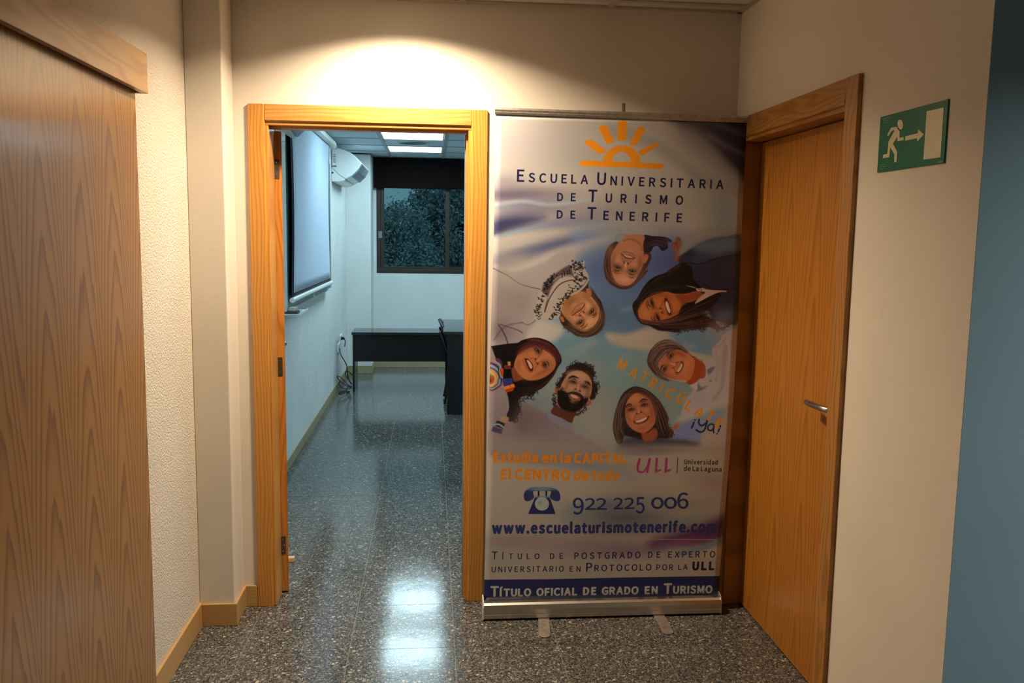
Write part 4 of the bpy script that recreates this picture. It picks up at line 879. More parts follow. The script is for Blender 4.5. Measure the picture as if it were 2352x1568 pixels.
# -- woman at the lower left with the striped scarf
poly(A3, [(460, 880), (560, 930), (680, 1000), (800, 1050), (900, 1040), (1010, 1100), (1135, 1175), (1150, 1320), (1280, 1370), (1450, 1460), (1560, 1530), (1560, 1640), (700, 1700), (90, 1600), (90, 1200), (300, 1000)], (118, 102, 100), 5)
blob(A3, (500, 1150), 60, 160, 0, (104, 78, 78), .7); blob(A3, (700, 1180), 220, 90, 20, (112, 98, 102), .6); blob(A3, (600, 1560), 420, 110, 8, (130, 116, 100), .9)
poly(A3, [(820, 1075), (880, 1050), (1000, 1110), (1135, 1180), (1132, 1265), (1090, 1275), (960, 1210), (840, 1130)], (112, 110, 122), 2, .9)
poly(A3, [(90, 200), (200, 180), (330, 160), (440, 150), (500, 115), (620, 85), (740, 92), (860, 140), (950, 230), (1000, 340), (1000, 400), (960, 460), (900, 560), (830, 660), (760, 730), (680, 770), (600, 835), (520, 830), (450, 900), (480, 1000), (450, 1080), (400, 1150), (330, 1160), (300, 1080), (330, 1000), (315, 860), (280, 760), (200, 500), (150, 330), (92, 250)], (26, 14, 14), 1.2)
for p in ([(620, 110), (780, 140), (900, 230), (970, 360)], [(700, 150), (830, 200), (920, 300), (960, 390)], [(560, 110), (700, 110), (850, 180)], [(960, 440), (900, 560), (800, 680)]): line(A3, p, 16, (92, 42, 38), 2.5, .6)
poly(A3, [(400, 410), (440, 310), (520, 235), (640, 197), (740, 205), (840, 270), (915, 350), (935, 410), (900, 500), (820, 570), (720, 615), (600, 632), (500, 600), (440, 540), (400, 480)], (158, 94, 56), 1.5)
poly(A3, [(360, 490), (400, 470), (450, 550), (510, 610), (400, 645), (372, 570)], (120, 62, 38), 2)
blob(A3, (640, 560), 110, 50, -10, (170, 106, 60), .7); blob(A3, (560, 270), 80, 50, -20, (144, 86, 52), .6); blob(A3, (820, 350), 70, 50, 40, (166, 104, 62), .6); blob(A3, (450, 430), 30, 70, 0, (130, 74, 46), .5); blob(A3, (740, 330), 40, 50, 30, (176, 112, 70), .5)
poly(A3, [(530, 355), (575, 358), (625, 410), (642, 465), (625, 515), (600, 512), (560, 450)], (96, 26, 16), 1); poly(A3, [(558, 372), (590, 385), (622, 430), (628, 470), (604, 480), (580, 430)], (168, 134, 112), 1)
for c in ((672, 358), (698, 416)): blob(A3, c, 15, 12, 40, (56, 18, 12), .9, 1.6)
blob(A3, (690, 248), 62, 34, 40, (66, 34, 24), .8); blob(A3, (695, 250), 40, 17, 40, (22, 10, 10), 1, 1.5); blob(A3, (785, 432), 38, 32, 70, (70, 38, 26), .7); blob(A3, (785, 435), 30, 22, 70, (20, 10, 10), 1, 1.6); blob(A3, (797, 455), 5, 5, 0, (190, 160, 140), .9)
line(A3, [(640, 215), (700, 205), (760, 240)], 14, (90, 50, 34), 3, .5); line(A3, [(810, 350), (860, 400), (880, 450)], 10, (110, 64, 44), 3, .5)
# grey sleeve, scarf stripes
poly(A3, [(80, 740), (170, 700), (250, 690), (300, 790), (322, 900), (300, 1010), (220, 1100), (140, 1160), (78, 1200)], (124, 110, 112), 2)
poly(A3, [(90, 200), (130, 270), (155, 360), (140, 410), (85, 440)], (120, 106, 104), 1.5)
for r, c in ((205, (150, 96, 74)), (190, (64, 60, 96)), (165, (112, 124, 138)), (140, (70, 78, 88)), (122, (168, 112, 84)), (98, (160, 134, 76)), (70, (120, 92, 60)), (50, (150, 50, 28)), (26, (62, 62, 54))):
    poly(A3, [(80-r*.15, 640-r*1.18), (80+r*.55, 640-r*1.05), (80+r*.95, 640-r*.5), (80+r*.85, 640), (80+r*.75, 640+r*.35), (80, 640+r*.62)], c, 1)
poly(A3, [(155, 370), (190, 345), (235, 390), (245, 470), (225, 500), (215, 420)], (90, 44, 74), 1.2); line(A3, [(165, 400), (215, 440), (222, 540), (250, 600)], 22, (110, 124, 140), 1.2); line(A3, [(140, 430), (190, 470), (200, 560), (240, 640)], 14, (52, 52, 62), 1.2)
poly(A3, [(215, 500), (255, 480), (262, 570), (235, 590)], (150, 72, 34), 1)
poly(A3, [(268, 440), (350, 430), (358, 495), (268, 495)], (104, 42, 34), 1, 1, False); poly(A3, [(312, 392), (348, 392), (352, 440), (318, 444)], (158, 118, 50), 1, 1, False)
poly(A3, [(262, 488), (356, 488), (360, 612), (252, 618)], (14, 10, 14), 1, 1, False); poly(A3, [(245, 612), (368, 606), (384, 690), (265, 716)], (38, 40, 118), 1, 1, False)
poly(A3, [(262, 716), (392, 676), (408, 720), (280, 760)], (176, 108, 44), 1, 1, False); poly(A3, [(275, 756), (404, 712), (380, 765), (300, 792)], (150, 62, 24), 1, 1, False); line(A3, [(310, 610), (325, 660), (350, 720)], 6, (60, 30, 40), 1)
poly(A3, [(215, 1110), (290, 1100), (330, 1120), (300, 1170), (230, 1160)], (150, 116, 84), 1.5); poly(A3, [(180, 1150), (278, 1185), (262, 1260), (140, 1215)], (24, 22, 34), 1.2, 1, False); line(A3, [(140, 1205), (200, 1200), (262, 1240)], 22, (116, 130, 138), 1.2); poly(A3, [(125, 1225), (250, 1262), (235, 1330), (105, 1290)], (58, 48, 88), 2, 1, False); poly(A3, [(120, 1300), (225, 1335), (200, 1400), (90, 1370)], (132, 104, 104), 4, .9, False)
for k in range(9): line(A3, [(330+k*16, 1000-k*24), (360+k*14, 1060-k*26), (350+k*26, 1130-k*40)], 6, (34, 16, 14), 1, .85)
# -- bearded man
poly(A3, [(915, 960), (1000, 960), (1190, 1045), (1165, 1110), (1130, 1182), (1010, 1120), (870, 1052)], (96, 52, 32), 1.5)
poly(A3, [(1090, 470), (1130, 450), (1180, 425), (1235, 405), (1300, 425), (1390, 488), (1425, 560), (1415, 640), (1470, 740), (1440, 800), (1440, 850), (1370, 875), (1350, 700), (1250, 560), (1130, 560), (1040, 680), (1000, 745), (935, 700), (985, 620), (1050, 520)], (52, 33, 26), 1.2)
for k in range(10): line(A3, [(1105+k*33, 480-22*math.sin(k*.35)), (1120+k*33, 440-22*math.sin(k*.35)), (1150+k*31, 455-20*math.sin(k*.35))], 9, (40, 24, 20), 1, .8)
poly(A3, [(918, 745), (945, 702), (985, 730), (968, 800), (935, 800)], (140, 78, 52), 1); poly(A3, [(1322, 960), (1375, 882), (1388, 925), (1345, 965)], (150, 70, 46), 1)
line(A3, [(930, 850), (905, 880), (930, 915), (905, 960)], 12, (30, 22, 22), 1); line(A3, [(1310, 975), (1280, 1020), (1230, 1060), (1190, 1075)], 9, (40, 28, 24), 1)
poly(A3, [(1180, 508), (1270, 518), (1360, 585), (1398, 690), (1375, 840), (1300, 960), (1185, 1042), (1010, 1000), (945, 930), (960, 800), (975, 750), (1015, 660), (1085, 555)], (152, 106, 80), 1.2)
blob(A3, (1190, 560), 110, 40, 10, (166, 122, 96), .8); blob(A3, (1060, 720), 40, 60, 10, (160, 112, 84), .6); blob(A3, (1330, 760), 36, 80, 0, (126, 82, 60), .6); blob(A3, (1215, 700), 28, 60, 15, (176, 130, 102), .6)
poly(A3, [(958, 760), (1010, 755), (1060, 775), (1088, 800), (1150, 790), (1210, 800), (1265, 830), (1290, 860), (1340, 850), (1350, 890), (1300, 965), (1200, 1042), (1120, 1040), (1010, 1005), (955, 930), (950, 840)], (32, 20, 16), 3)
poly(A3, [(1098, 815), (1180, 815), (1250, 850), (1235, 890), (1170, 900), (1115, 870)], (130, 78, 58), 2); poly(A3, [(1122, 812), (1170, 820), (1225, 852), (1205, 866), (1160, 858), (1132, 838)], (172, 124, 106), 1); blob(A3, (1165, 905), 40, 14, 10, (104, 66, 50), .6)
line(A3, [(1075, 800), (1160, 785), (1230, 805), (1285, 850)], 18, (34, 20, 16), 2, .9)
for c, a_ in (((1152, 655), 14), ((1308, 716), 16)):
    blob(A3, c, 60, 26, a_, (92, 54, 38), .8); blob(A3, c, 38, 12, a_, (26, 14, 12), 1, 1.5)
line(A3, [(1092, 608), (1150, 582), (1225, 606)], 26, (28, 16, 14), 1.5, 1, True); line(A3, [(1300, 645), (1345, 660), (1378, 700)], 24, (28, 16, 14), 1.5, 1, True)
for c in ((1184, 746), (1242, 768)): blob(A3, c, 16, 11, 0, (50, 20, 14), .9, 1.6)
# -- young man at the right
poly(A4, [(1560, 60), (1640, 0), (1760, 0), (1750, 500), (1700, 900), (1560, 930), (1420, 980), (1290, 1060), (1030, 1150), (1040, 1050), (1100, 880), (1180, 770), (1150, 700), (1180, 670), (1260, 615), (1335, 600), (1345, 500), (1300, 395), (1350, 370), (1430, 340), (1440, 210), (1520, 140)], (124, 108, 98), 2)
blob(A4, (1600, 300), 60, 260, 15, (112, 94, 86), .7); line(A4, [(1600, 200), (1580, 450), (1560, 700), (1450, 880)], 40, (100, 84, 82), 8, .6); blob(A4, (1250, 880), 110, 80, 0, (112, 100, 102), .6)
poly(A4, [(1370, 500), (1440, 460), (1470, 470), (1440, 520), (1390, 560)], (64, 58, 78), 2); poly(A4, [(1230, 770), (1260, 690), (1300, 720), (1370, 700), (1340, 740), (1260, 780)], (78, 70, 84), 3, .9); blob(A4, (1412, 640), 16, 12, 0, (52, 40, 50), .9, 1.5)
line(A4, [(1345, 500), (1340, 580), (1270, 615), (1250, 700), (1240, 770)], 8, (60, 52, 66), 1.2, .8); line(A4, [(1300, 395), (1340, 470)], 9, (60, 52, 60), 1, .7)
poly(A4, [(1150, 690), (1180, 720), (1240, 770), (1245, 690), (1255, 630)], (132, 116, 106), 1.2)
poly(A4, [(1180, 330), (1260, 370), (1310, 400), (1350, 470), (1335, 600), (1265, 612), (1240, 650), (1160, 692), (1090, 650), (1100, 500)], (118, 56, 28), 1.5)
poly(A4, [(595, 380), (618, 280), (665, 210), (740, 140), (850, 106), (950, 135), (1040, 195), (1100, 260), (1130, 285), (1060, 270), (950, 235), (850, 280), (780, 360), (740, 420), (750, 500), (810, 580), (880, 635), (840, 640), (740, 590), (650, 510), (605, 440)], (82, 56, 46), 1.5)
for k in range(12): line(A4, [(640+k*30, 330-k*14), (690+k*28, 270-k*8), (760+k*26, 240-k*4)], 9, (104, 74, 60) if k % 2 else (56, 34, 30), 1.4, .6)
for k in range(6): line(A4, [(620+k*8, 420+k*18), (680+k*14, 470+k*16), (740+k*18, 540+k*14)], 10, (98, 70, 58) if k % 2 else (60, 40, 36), 1.4, .6)
poly(A4, [(745, 410), (800, 330), (900, 245), (1000, 232), (1090, 262), (1180, 330), (1210, 400), (1190, 540), (1130, 640), (1020, 642), (890, 610), (800, 540), (755, 470)], (150, 84, 48), 1.5)
blob(A4, (1100, 420), 50, 110, 10, (160, 92, 54), .7); blob(A4, (800, 420), 40, 60, 30, (142, 80, 48), .5); blob(A4, (1000, 290), 70, 36, 0, (140, 76, 42), .6); line(A4, [(800, 560), (880, 612), (1000, 640), (1100, 650)], 14, (196, 130, 90), 3, .6)
line(A4, [(860, 300), (850, 270), (900, 258)], 12, (70, 36, 26), 2, .7, True); line(A4, [(770, 500), (785, 450), (830, 440)], 13, (74, 38, 26), 2, .8, True)
for c, a_ in (((908, 318), -48), ((826, 492), -60)): blob(A4, c, 50, 28, a_, (92, 50, 32), .8); blob(A4, c, 32, 13, a_, (40, 22, 20), 1, 1.5)
poly(A4, [(1110, 270), (1150, 300), (1205, 340), (1180, 335)], (60, 36, 28), 1); poly(A4, [(860, 620), (930, 640), (925, 660), (880, 645)], (140, 84, 60), 1.2)
blob(A4, (935, 420), 34, 26, -40, (172, 104, 68), .8); blob(A4, (985, 405), 10, 9, 0, (60, 20, 14), .8); blob(A4, (930, 478), 10, 9, 0, (60, 20, 14), .8)
poly(A4, [(965, 548), (985, 510), (1010, 460), (1040, 392), (1062, 420), (1055, 470), (1020, 530)], (90, 34, 20), 1); poly(A4, [(982, 520), (1010, 470), (1035, 420), (1052, 430), (1040, 480), (1008, 525)], (160, 126, 102), 1)
# -- young woman at the bottom
poly(A4, [(240, 1440), (290, 1375), (420, 1340), (560, 1330), (740, 1320), (900, 1370), (1080, 1380), (1260, 1430), (1200, 1500), (760, 1560), (240, 1560)], (50, 40, 56), 12, .9)
poly(A4, [(930, 1290), (1080, 1200), (1250, 1130), (1280, 1200), (1290, 1370), (1240, 1420), (1080, 1390), (900, 1375)], (78, 84, 116), 6, .85)
line(A4, [(950, 1310), (1100, 1345), (1240, 1380)], 5, (110, 116, 140), 1, .7)
poly(A4, [(158, 1220), (178, 1080), (220, 930), (275, 815), (360, 742), (450, 712), (560, 740), (660, 800), (760, 900), (832, 1020), (874, 1120), (862, 1200), (880, 1240), (935, 1290), (925, 1345), (880, 1382), (760, 1380), (540, 1400), (320, 1350), (270, 1440), (220, 1452), (175, 1360)], (46, 28, 26), 1.5)
line(A4, [(230, 960), (190, 1120), (190, 1280), (230, 1420)], 28, (104, 74, 60), 4, .6); line(A4, [(280, 1120), (250, 1250), (300, 1350)], 20, (116, 104, 96), 3, .5)
line(A4, [(380, 760), (300, 850), (240, 980)], 16, (84, 54, 44), 3, .6); line(A4, [(620, 800), (740, 920), (830, 1080)], 16, (80, 50, 42), 3, .6); line(A4, [(850, 1230), (900, 1290), (880, 1370)], 9, (120, 84, 64), 1.5, .6)
poly(A4, [(525, 1300), (600, 1310), (700, 1250), (735, 1340), (690, 1400), (620, 1420), (545, 1400)], (126, 64, 38), 3)
poly(A4, [(298, 1000), (312, 880), (375, 822), (480, 795), (590, 830), (670, 930), (712, 1060), (700, 1180), (640, 1262), (550, 1312), (430, 1280), (350, 1200), (312, 1100)], (150, 88, 54), 1.5)
blob(A4, (450, 860), 90, 40, 0, (160, 98, 62), .7); blob(A4, (370, 1130), 40, 60, 0, (160, 96, 62), .6); blob(A4, (650, 1120), 36, 80, 0, (132, 70, 42), .6); blob(A4, (500, 990), 26, 60, 0, (174, 110, 74), .6); blob(A4, (540, 1250), 60, 30, 0, (136, 74, 46), .6)
line(A4, [(315, 992), (350, 948), (405, 945)], 22, (40, 20, 18), 1.5, .95, True); line(A4, [(495, 918), (545, 880), (612, 892)], 22, (40, 20, 18), 1.5, .95, True)
for c, a_ in (((388, 1012), -14), ((562, 952), -10)): blob(A4, c, 56, 26, a_, (92, 50, 36), .8); blob(A4, c, 38, 14, a_, (28, 14, 12), 1, 1.5)
for c in ((464, 1064), (520, 1046)): blob(A4, c, 14, 9, 0, (60, 22, 16), .9, 1.6)
poly(A4, [(418, 1160), (470, 1155), (560, 1120), (620, 1095), (610, 1140), (560, 1180), (490, 1198), (440, 1190)], (96, 36, 26), 1); poly(A4, [(445, 1164), (510, 1142), (592, 1108), (586, 1132), (540, 1165), (480, 1182)], (170, 136, 112), 1)
poly(A4, [(700, 970), (738, 965), (742, 1040), (715, 1100)], (120, 66, 46), 1.5)
poly(A4, [(918, 1280), (955, 1205), (1005, 1158), (1014, 1200), (990, 1250), (950, 1275)], (138, 72, 52), 1)
# -- features and hair, added over the flat shapes
def face(T, e1, e2, ns, m1, m2, skin, shut=False):
    e1, e2, ns, m1, m2 = [np.array(v, float) for v in (e1, e2, ns, m1, m2)]
    ax = e2-e1; d = np.linalg.norm(ax); ax /= d; mid = (e1+e2)/2; dn = ns-mid; dn = dn-ax*(dn@ax); dn /= np.linalg.norm(dn)
    ang = math.degrees(math.atan2(ax[1], ax[0])); sk = np.array(skin, float); dk = tuple(sk*0.52); md_ = tuple(sk*0.70); hi = tuple(np.minimum(sk*1.16, 235))
    L = lambda *v: [tuple(p) for p in v]
    blob(T, tuple(mid-dn*d*.62), d*.42, d*.22, ang, hi, .35)
    for e, sgn in ((e1, -1), (e2, 1)):
        blob(T, tuple(e-dn*d*.08), d*.27, d*.17, ang, md_, .55)
        if not shut:
            blob(T, tuple(e+ax*sgn*d*.02), d*.13, d*.052, ang, tuple(np.minimum(sk*.62+58, 200)), .75, 2)
        blob(T, tuple(e), d*.06, d*.062, ang, (22, 12, 10), 1, 2.2)
        line(T, L(e-ax*d*.16+dn*d*.02, e-ax*d*.06-dn*d*.055, e+ax*d*.07-dn*d*.055, e+ax*d*.17+dn*d*.025), d*.045, (26, 13, 10), .7, .95)
        line(T, L(e-ax*d*.13+dn*d*.045, e+dn*d*.085, e+ax*d*.14+dn*d*.045), d*.03, dk, 1, .6)
        line(T, L(e-ax*d*.2-dn*d*.20, e-ax*d*.02-dn*d*.27, e+ax*d*.2-dn*d*.21), d*.07, tuple(sk*.33), 1.1, .8, True)
        blob(T, tuple(ns+ax*sgn*d*.52+dn*d*.02), d*.20, d*.16, ang, hi, .32)
        line(T, L(e-ax*sgn*d*.22-dn*d*.1, mid+ax*sgn*d*.13+(ns-mid)*.5, ns+ax*sgn*d*.17-dn*d*.04), d*.07, md_, 2.2, .5)
        line(T, L(ns+ax*sgn*d*.19, (ns+(m1 if sgn < 0 else m2))/2+ax*sgn*d*.12, (m1 if sgn < 0 else m2)+ax*sgn*d*.05+dn*d*.06), d*.045, dk, 1.4, .5)
        blob(T, tuple(mid+ax*sgn*d*.86+dn*d*.45), d*.13, d*.5, ang, dk, .35)
    blob(T, tuple(ns-dn*d*.08), d*.07, d*.12, ang, hi, .6)
    line(T, L(ns-ax*d*.13+dn*d*.03, ns+dn*d*.08, ns+ax*d*.13+dn*d*.03), d*.05, dk, 1.2, .6)
    mm = (m1+m2)/2
    line(T, L(m1+dn*d*.13, mm+dn*d*.23, m2+dn*d*.13), d*.09, md_, 2, .5); blob(T, tuple(mm+dn*d*.42), d*.18, d*.10, ang, hi, .3)
face(A1, (735, 1232), (890, 1088), (758, 1110), (640, 1140), (800, 1000), (166, 108, 68))
face(A5, (556, 645), (772, 700), (680, 580), (612, 458), (808, 514), (150, 94, 64))
face(A2, (480, 885), (410, 710), (520, 798), (628, 850), (560, 660), (132, 76, 40), True)
face(A3, (785, 432), (694, 250), (684, 386), (628, 512), (535, 358), (158, 94, 56))
face(A3, (1152, 655), (1308, 716), (1212, 758), (1105, 815), (1245, 870), (152, 106, 80))
face(A4, (826, 492), (908, 318), (960, 440), (972, 548), (1045, 392), (150, 86, 50))
face(A4, (388, 1012), (562, 952), (492, 1056), (425, 1162), (615, 1098), (150, 88, 54))
def strands(T, ca, cb, n, wd_, light, dark, alpha=.5, seed=1, jit=10):
    r_ = np.random.default_rng(seed); k = 6
    A_, B_ = [np.array(catmull(c, 5)) for c in (ca, cb)]; m_ = min(len(A_), len(B_)); A_ = A_[np.linspace(0, len(A_)-1, k).astype(int)]; B_ = B_[np.linspace(0, len(B_)-1, k).astype(int)]
    for i in range(n):
        t = r_.uniform(0, 1); a0, a1 = sorted(r_.uniform(0, 1, 2)); a0, a1 = (0, 1) if a1-a0 < .4 else (a0, a1)
        P = A_*(1-t)+B_*t; idx = np.linspace(a0*(k-1), a1*(k-1), 4); Q_ = [tuple(np.array([np.interp(u, range(k), P[:, 0]), np.interp(u, range(k), P[:, 1])])+r_.normal(size=2)*jit) for u in idx]
        line(T, Q_, wd_*r_.uniform(.5, 1.3), light if r_.random() < .5 else dark, 1.0, alpha*r_.uniform(.5, 1), True)
def curls(T, path, n, rad, col, seed=2, spread=14):
    r_ = np.random.default_rng(seed); c = catmull(path, 10)
    for i in range(n):
        x, y = np.array(c[r_.integers(len(c))])+r_.normal(size=2)*spread; a = r_.uniform(0, 6.28); q = r_.uniform(.6, 1.2)*rad; sp = r_.choice((-1, 1))
        line(T, [(x+q*math.cos(a+sp*u), y+q*math.sin(a+sp*u)*.9) for u in (0, .9, 1.8, 2.7, 3.6)], rad*.34, col, .9, .85)
strands(A5, [(420, 380), (375, 560), (400, 760), (520, 910), (640, 955)], [(470, 420), (450, 620), (480, 800), (560, 890), (640, 925)], 34, 9, (124, 82, 56), (44, 24, 18), .6, 3, 5)
strands(A5, [(640, 960), (780, 930), (900, 800), (1000, 690)], [(720, 920), (800, 870), (880, 740), (960, 590)], 26, 8, (110, 70, 50), (40, 22, 16), .6, 4, 6)
strands(A5, [(930, 220), (1100, 215), (1250, 230), (1310, 280)], [(930, 440), (1050, 350), (1180, 340), (1230, 400)], 26, 9, (72, 54, 56), (20, 14, 18), .6, 5, 10)
strands(A1, [(530, 1290), (700, 1410), (900, 1405), (1040, 1260), (1050, 1080)], [(600, 1240), (740, 1350), (900, 1320), (980, 1220), (990, 1080)], 54, 9, (120, 82, 54), (48, 30, 20), .65, 6, 8)
strands(A1, [(860, 740), (960, 890), (1050, 1080)], [(880, 860), (960, 960), (1000, 1080)], 20, 9, (104, 70, 46), (36, 22, 16), .6, 7, 5)
curls(A1, [(520, 1290), (640, 1380), (800, 1415), (960, 1375), (1040, 1260), (1052, 1120)], 22, 14, (84, 54, 38), 8, 8)
strands(A2, [(190, 760), (300, 540), (470, 390), (730, 250)], [(240, 800), (350, 640), (560, 565), (900, 590)], 50, 10, (52, 34, 28), (8, 6, 6), .6, 9, 10)
strands(A2, [(240, 900), (400, 980), (700, 1060), (960, 1015), (1330, 960)], [(300, 940), (520, 965), (740, 800), (960, 700), (1200, 600)], 60, 10, (84, 50, 44), (14, 9, 9), .55, 10, 14)
curls(A2, [(700, 1050), (860, 1010), (1000, 1010), (1120, 960), (1200, 1030), (1330, 960)], 46, 26, (58, 32, 30), 11, 18)
curls(A2, [(960, 880), (1060, 820), (1120, 760)], 14, 22, (30, 20, 20), 12, 18)
strands(A3, [(440, 180), (620, 88), (860, 140), (1000, 340), (980, 430)], [(440, 330), (560, 205), (760, 200), (920, 360), (935, 430)], 50, 11, (104, 48, 42), (14, 8, 8), .55, 13, 8)
strands(A3, [(960, 450), (880, 600), (700, 760), (500, 830)], [(880, 540), (760, 630), (600, 660), (440, 640)], 40, 10, (70, 36, 32), (10, 7, 7), .55, 14, 10)
curls(A3, [(680, 770), (600, 835), (500, 860), (440, 960), (460, 1060), (390, 1140)], 46, 26, (36, 18, 16), 15, 20)
curls(A3, [(1090, 470), (1180, 430), (1290, 425), (1400, 500), (1440, 640), (1460, 760), (1400, 860)], 80, 24, (44, 28, 24), 16, 15)
curls(A3, [(1000, 740), (950, 690), (1010, 590), (1090, 480)], 30, 20, (50, 33, 28), 17, 10); curls(A3, [(925, 820), (905, 880), (925, 950)], 12, 22, (28, 20, 20), 18, 8); curls(A3, [(1320, 970), (1270, 1040), (1200, 1070)], 14, 20, (40, 27, 24), 19, 8)
rs = np.random.default_rng(21)
for k in range(260):
    u, v = rs.uniform(0, 1), rs.uniform(0, 1); x = 960+u*370; y = 780+v*240+u*60
    if (x-1165)**2/200**2+(y-900)**2/150**2 < 1 and not (1105 < x < 1245 and 800+(x-1105)*.35 < y < 880+(x-1105)*.3):
        line(A3, [(x, y), (x+rs.normal()*6, y+rs.uniform(8, 22))], 5, (16, 10, 9) if rs.random() < .7 else (70, 48, 36), .8, .6)
strands(A4, [(600, 380), (680, 200), (850, 108), (1040, 195), (1120, 280)], [(720, 430), (800, 330), (900, 245), (1010, 235), (1110, 275)], 70, 11, (118, 86, 70), (52, 34, 30), .6, 22, 10)
strands(A4, [(600, 400), (650, 510), (760, 600), (880, 640)], [(740, 430), (760, 510), (820, 580), (880, 630)], 36, 10, (112, 82, 66), (52, 34, 30), .6, 23, 8)
strands(A4, [(450, 712), (280, 820), (180, 1080), (165, 1300), (220, 1450)], [(450, 790), (320, 860), (300, 1080), (320, 1260), (290, 1380)], 60, 11, (112, 78, 62), (30, 18, 16), .55, 25, 8)
strands(A4, [(450, 712), (660, 800), (830, 1020), (870, 1200), (930, 1330)], [(450, 790), (620, 850), (710, 1040), (700, 1240), (760, 1370)], 64, 11, (98, 66, 52), (24, 15, 14), .5, 26, 8)
curls(A4, [(860, 1210), (920, 1280), (920, 1340), (880, 1380)], 14, 22, (70, 46, 38), 27, 10)
# extra cloud and shadow on the clothes
for (x, y, rx, ry, c, al) in ((1230, 1000, 60, 26, (116, 104, 100), .5), (1210, 960, 30, 40, (104, 88, 88), .5), (1300, 1000, 40, 16, (120, 110, 104), .5), (1640, 850, 16, 60, (120, 104, 94), .4), (1650, 760, 22, 30, (112, 92, 84), .5), (1170, 640, 40, 14, (154, 140, 132), .5), (1200, 690, 24, 34, (126, 108, 104), .5), (1150, 710, 20, 20, (140, 122, 118), .4)):
    blob(ID, (x, y), rx, ry, 15, c, al)
line(A4, [(1460, 200), (1540, 180), (1600, 80)], 10, (96, 78, 72), 3, .6); line(A4, [(1480, 260), (1500, 420), (1480, 640)], 14, (104, 88, 82), 6, .5); line(A4, [(1620, 140), (1660, 300), (1680, 600)], 14, (136, 116, 102), 6, .5)
line(ID, [(1135, 780), (1160, 750), (1200, 740)], 3, (84, 66, 72), 3, .6); line(ID, [(1230, 735), (1215, 745), (1200, 742)], 2, (90, 74, 76), 2, .7)
# -- white fade and streaks under the people
line(A4, [(1000, 1150), (1200, 1090), (1420, 1000), (1640, 900)], 70, (126, 112, 96), 10, .7)
blob(A4, (1400, 1120), 160, 50, -22, (86, 92, 112), .7); blob(A4, (1480, 1370), 160, 90, 0, (118, 102, 86), .9)
blob(ID, (1260, 1025), 120, 14, 2, (126, 114, 102), .9); blob(ID, (1560, 1030), 100, 10, 2, (112, 98, 84), .8); blob(ID, (1430, 1035), 60, 8, 0, (116, 106, 96), .8)
# -- lower background
blob(z6, (760, 210), 330, 50, 8, (92, 98, 106), .8); blob(z6, (1000, 300), 200, 30, 6, (98, 106, 110), .6); blob(z6, (500, 60), 400, 60, 4, (124, 108, 100), .5)
blob(z6, (1350, 340), 400, 60, 8, (124, 108, 88), .6); blob(z6, (1650, 330), 160, 60, 14, (108, 90, 78), .7)
blob(z6, (960, 500), 240, 60, -6, (84, 92, 96), .8); blob(z6, (1060, 590), 300, 80, 0, (78, 74, 80), .9); blob(z6, (700, 560), 90, 60, 0, (96, 106, 104), .7); blob(z6, (1400, 500), 300, 50, 0, (100, 96, 84), .7)
blob(z6, (1250, 660), 380, 50, 0, (82, 80, 84), .8); blob(z6, (1500, 610), 240, 26, -10, (88, 92, 92), .7); blob(z6, (250, 760), 250, 60, 0, (106, 98, 96), .7); blob(z6, (800, 800), 400, 80, 0, (108, 94, 92), .8)
poly(z6, [(1230, 760), (1400, 700), (1600, 640), (1775, 575), (1760, 740), (1600, 790), (1400, 800), (1250, 820)], (70, 36, 62), 16, .95)
blob(z6, (1450, 770), 200, 24, -6, (92, 54, 76), .7); blob(z6, (1680, 690), 90, 40, -16, (58, 26, 64), .9); line(z6, [(1450, 850), (1640, 800), (1765, 740)], 36, (74, 86, 92), 6, .9); blob(z6, (1690, 850), 80, 30, -20, (120, 104, 82), .8); blob(z6, (1100, 830), 220, 50, 0, (88, 74, 82), .6)
blob(z6, (100, 900), 120, 50, 0, (110, 112, 98), .5); blob(z6, (900, 1000), 400, 24, 0, (118, 104, 92), .5)
# -- telephone mark
tg = Z_(1120, 1000, 6.031)
for yy, c in ((740, (74, 104, 112)), (775, (66, 92, 108)), (800, (48, 62, 92)), (840, (34, 40, 78)), (880, (26, 30, 66))): pass
poly(tg, [(500, 840), (515, 780), (570, 735), (650, 718), (850, 718), (935, 735), (990, 780), (1006, 845), (995, 895), (955, 908), (900, 890), (862, 855), (868, 815), (878, 785), (850, 768), (650, 768), (630, 790), (640, 830), (640, 862), (600, 895), (550, 912), (512, 892)], (38, 44, 84), .8)
blob(tg, (750, 740), 190, 26, 0, (80, 112, 118), .95, 1.4)
for x in (706, 812): line(tg, [(x, 778), (x, 845)], 24, (20, 24, 52), .7)
poly(tg, [(668, 842), (842, 842), (866, 870), (938, 1078), (930, 1086), (570, 1086), (564, 1078), (650, 868)], (30, 36, 78), .8, 1, False)
blob(tg, (755, 850), 90, 18, 0, (84, 116, 116), .9, 1.4); poly(tg, [(752+97*math.cos(k/12*math.pi), 945+93*math.sin(k/12*math.pi)) for k in range(24)], (122, 128, 118), .8); blob(tg, (720, 930), 30, 30, 0, (96, 110, 106), .6)
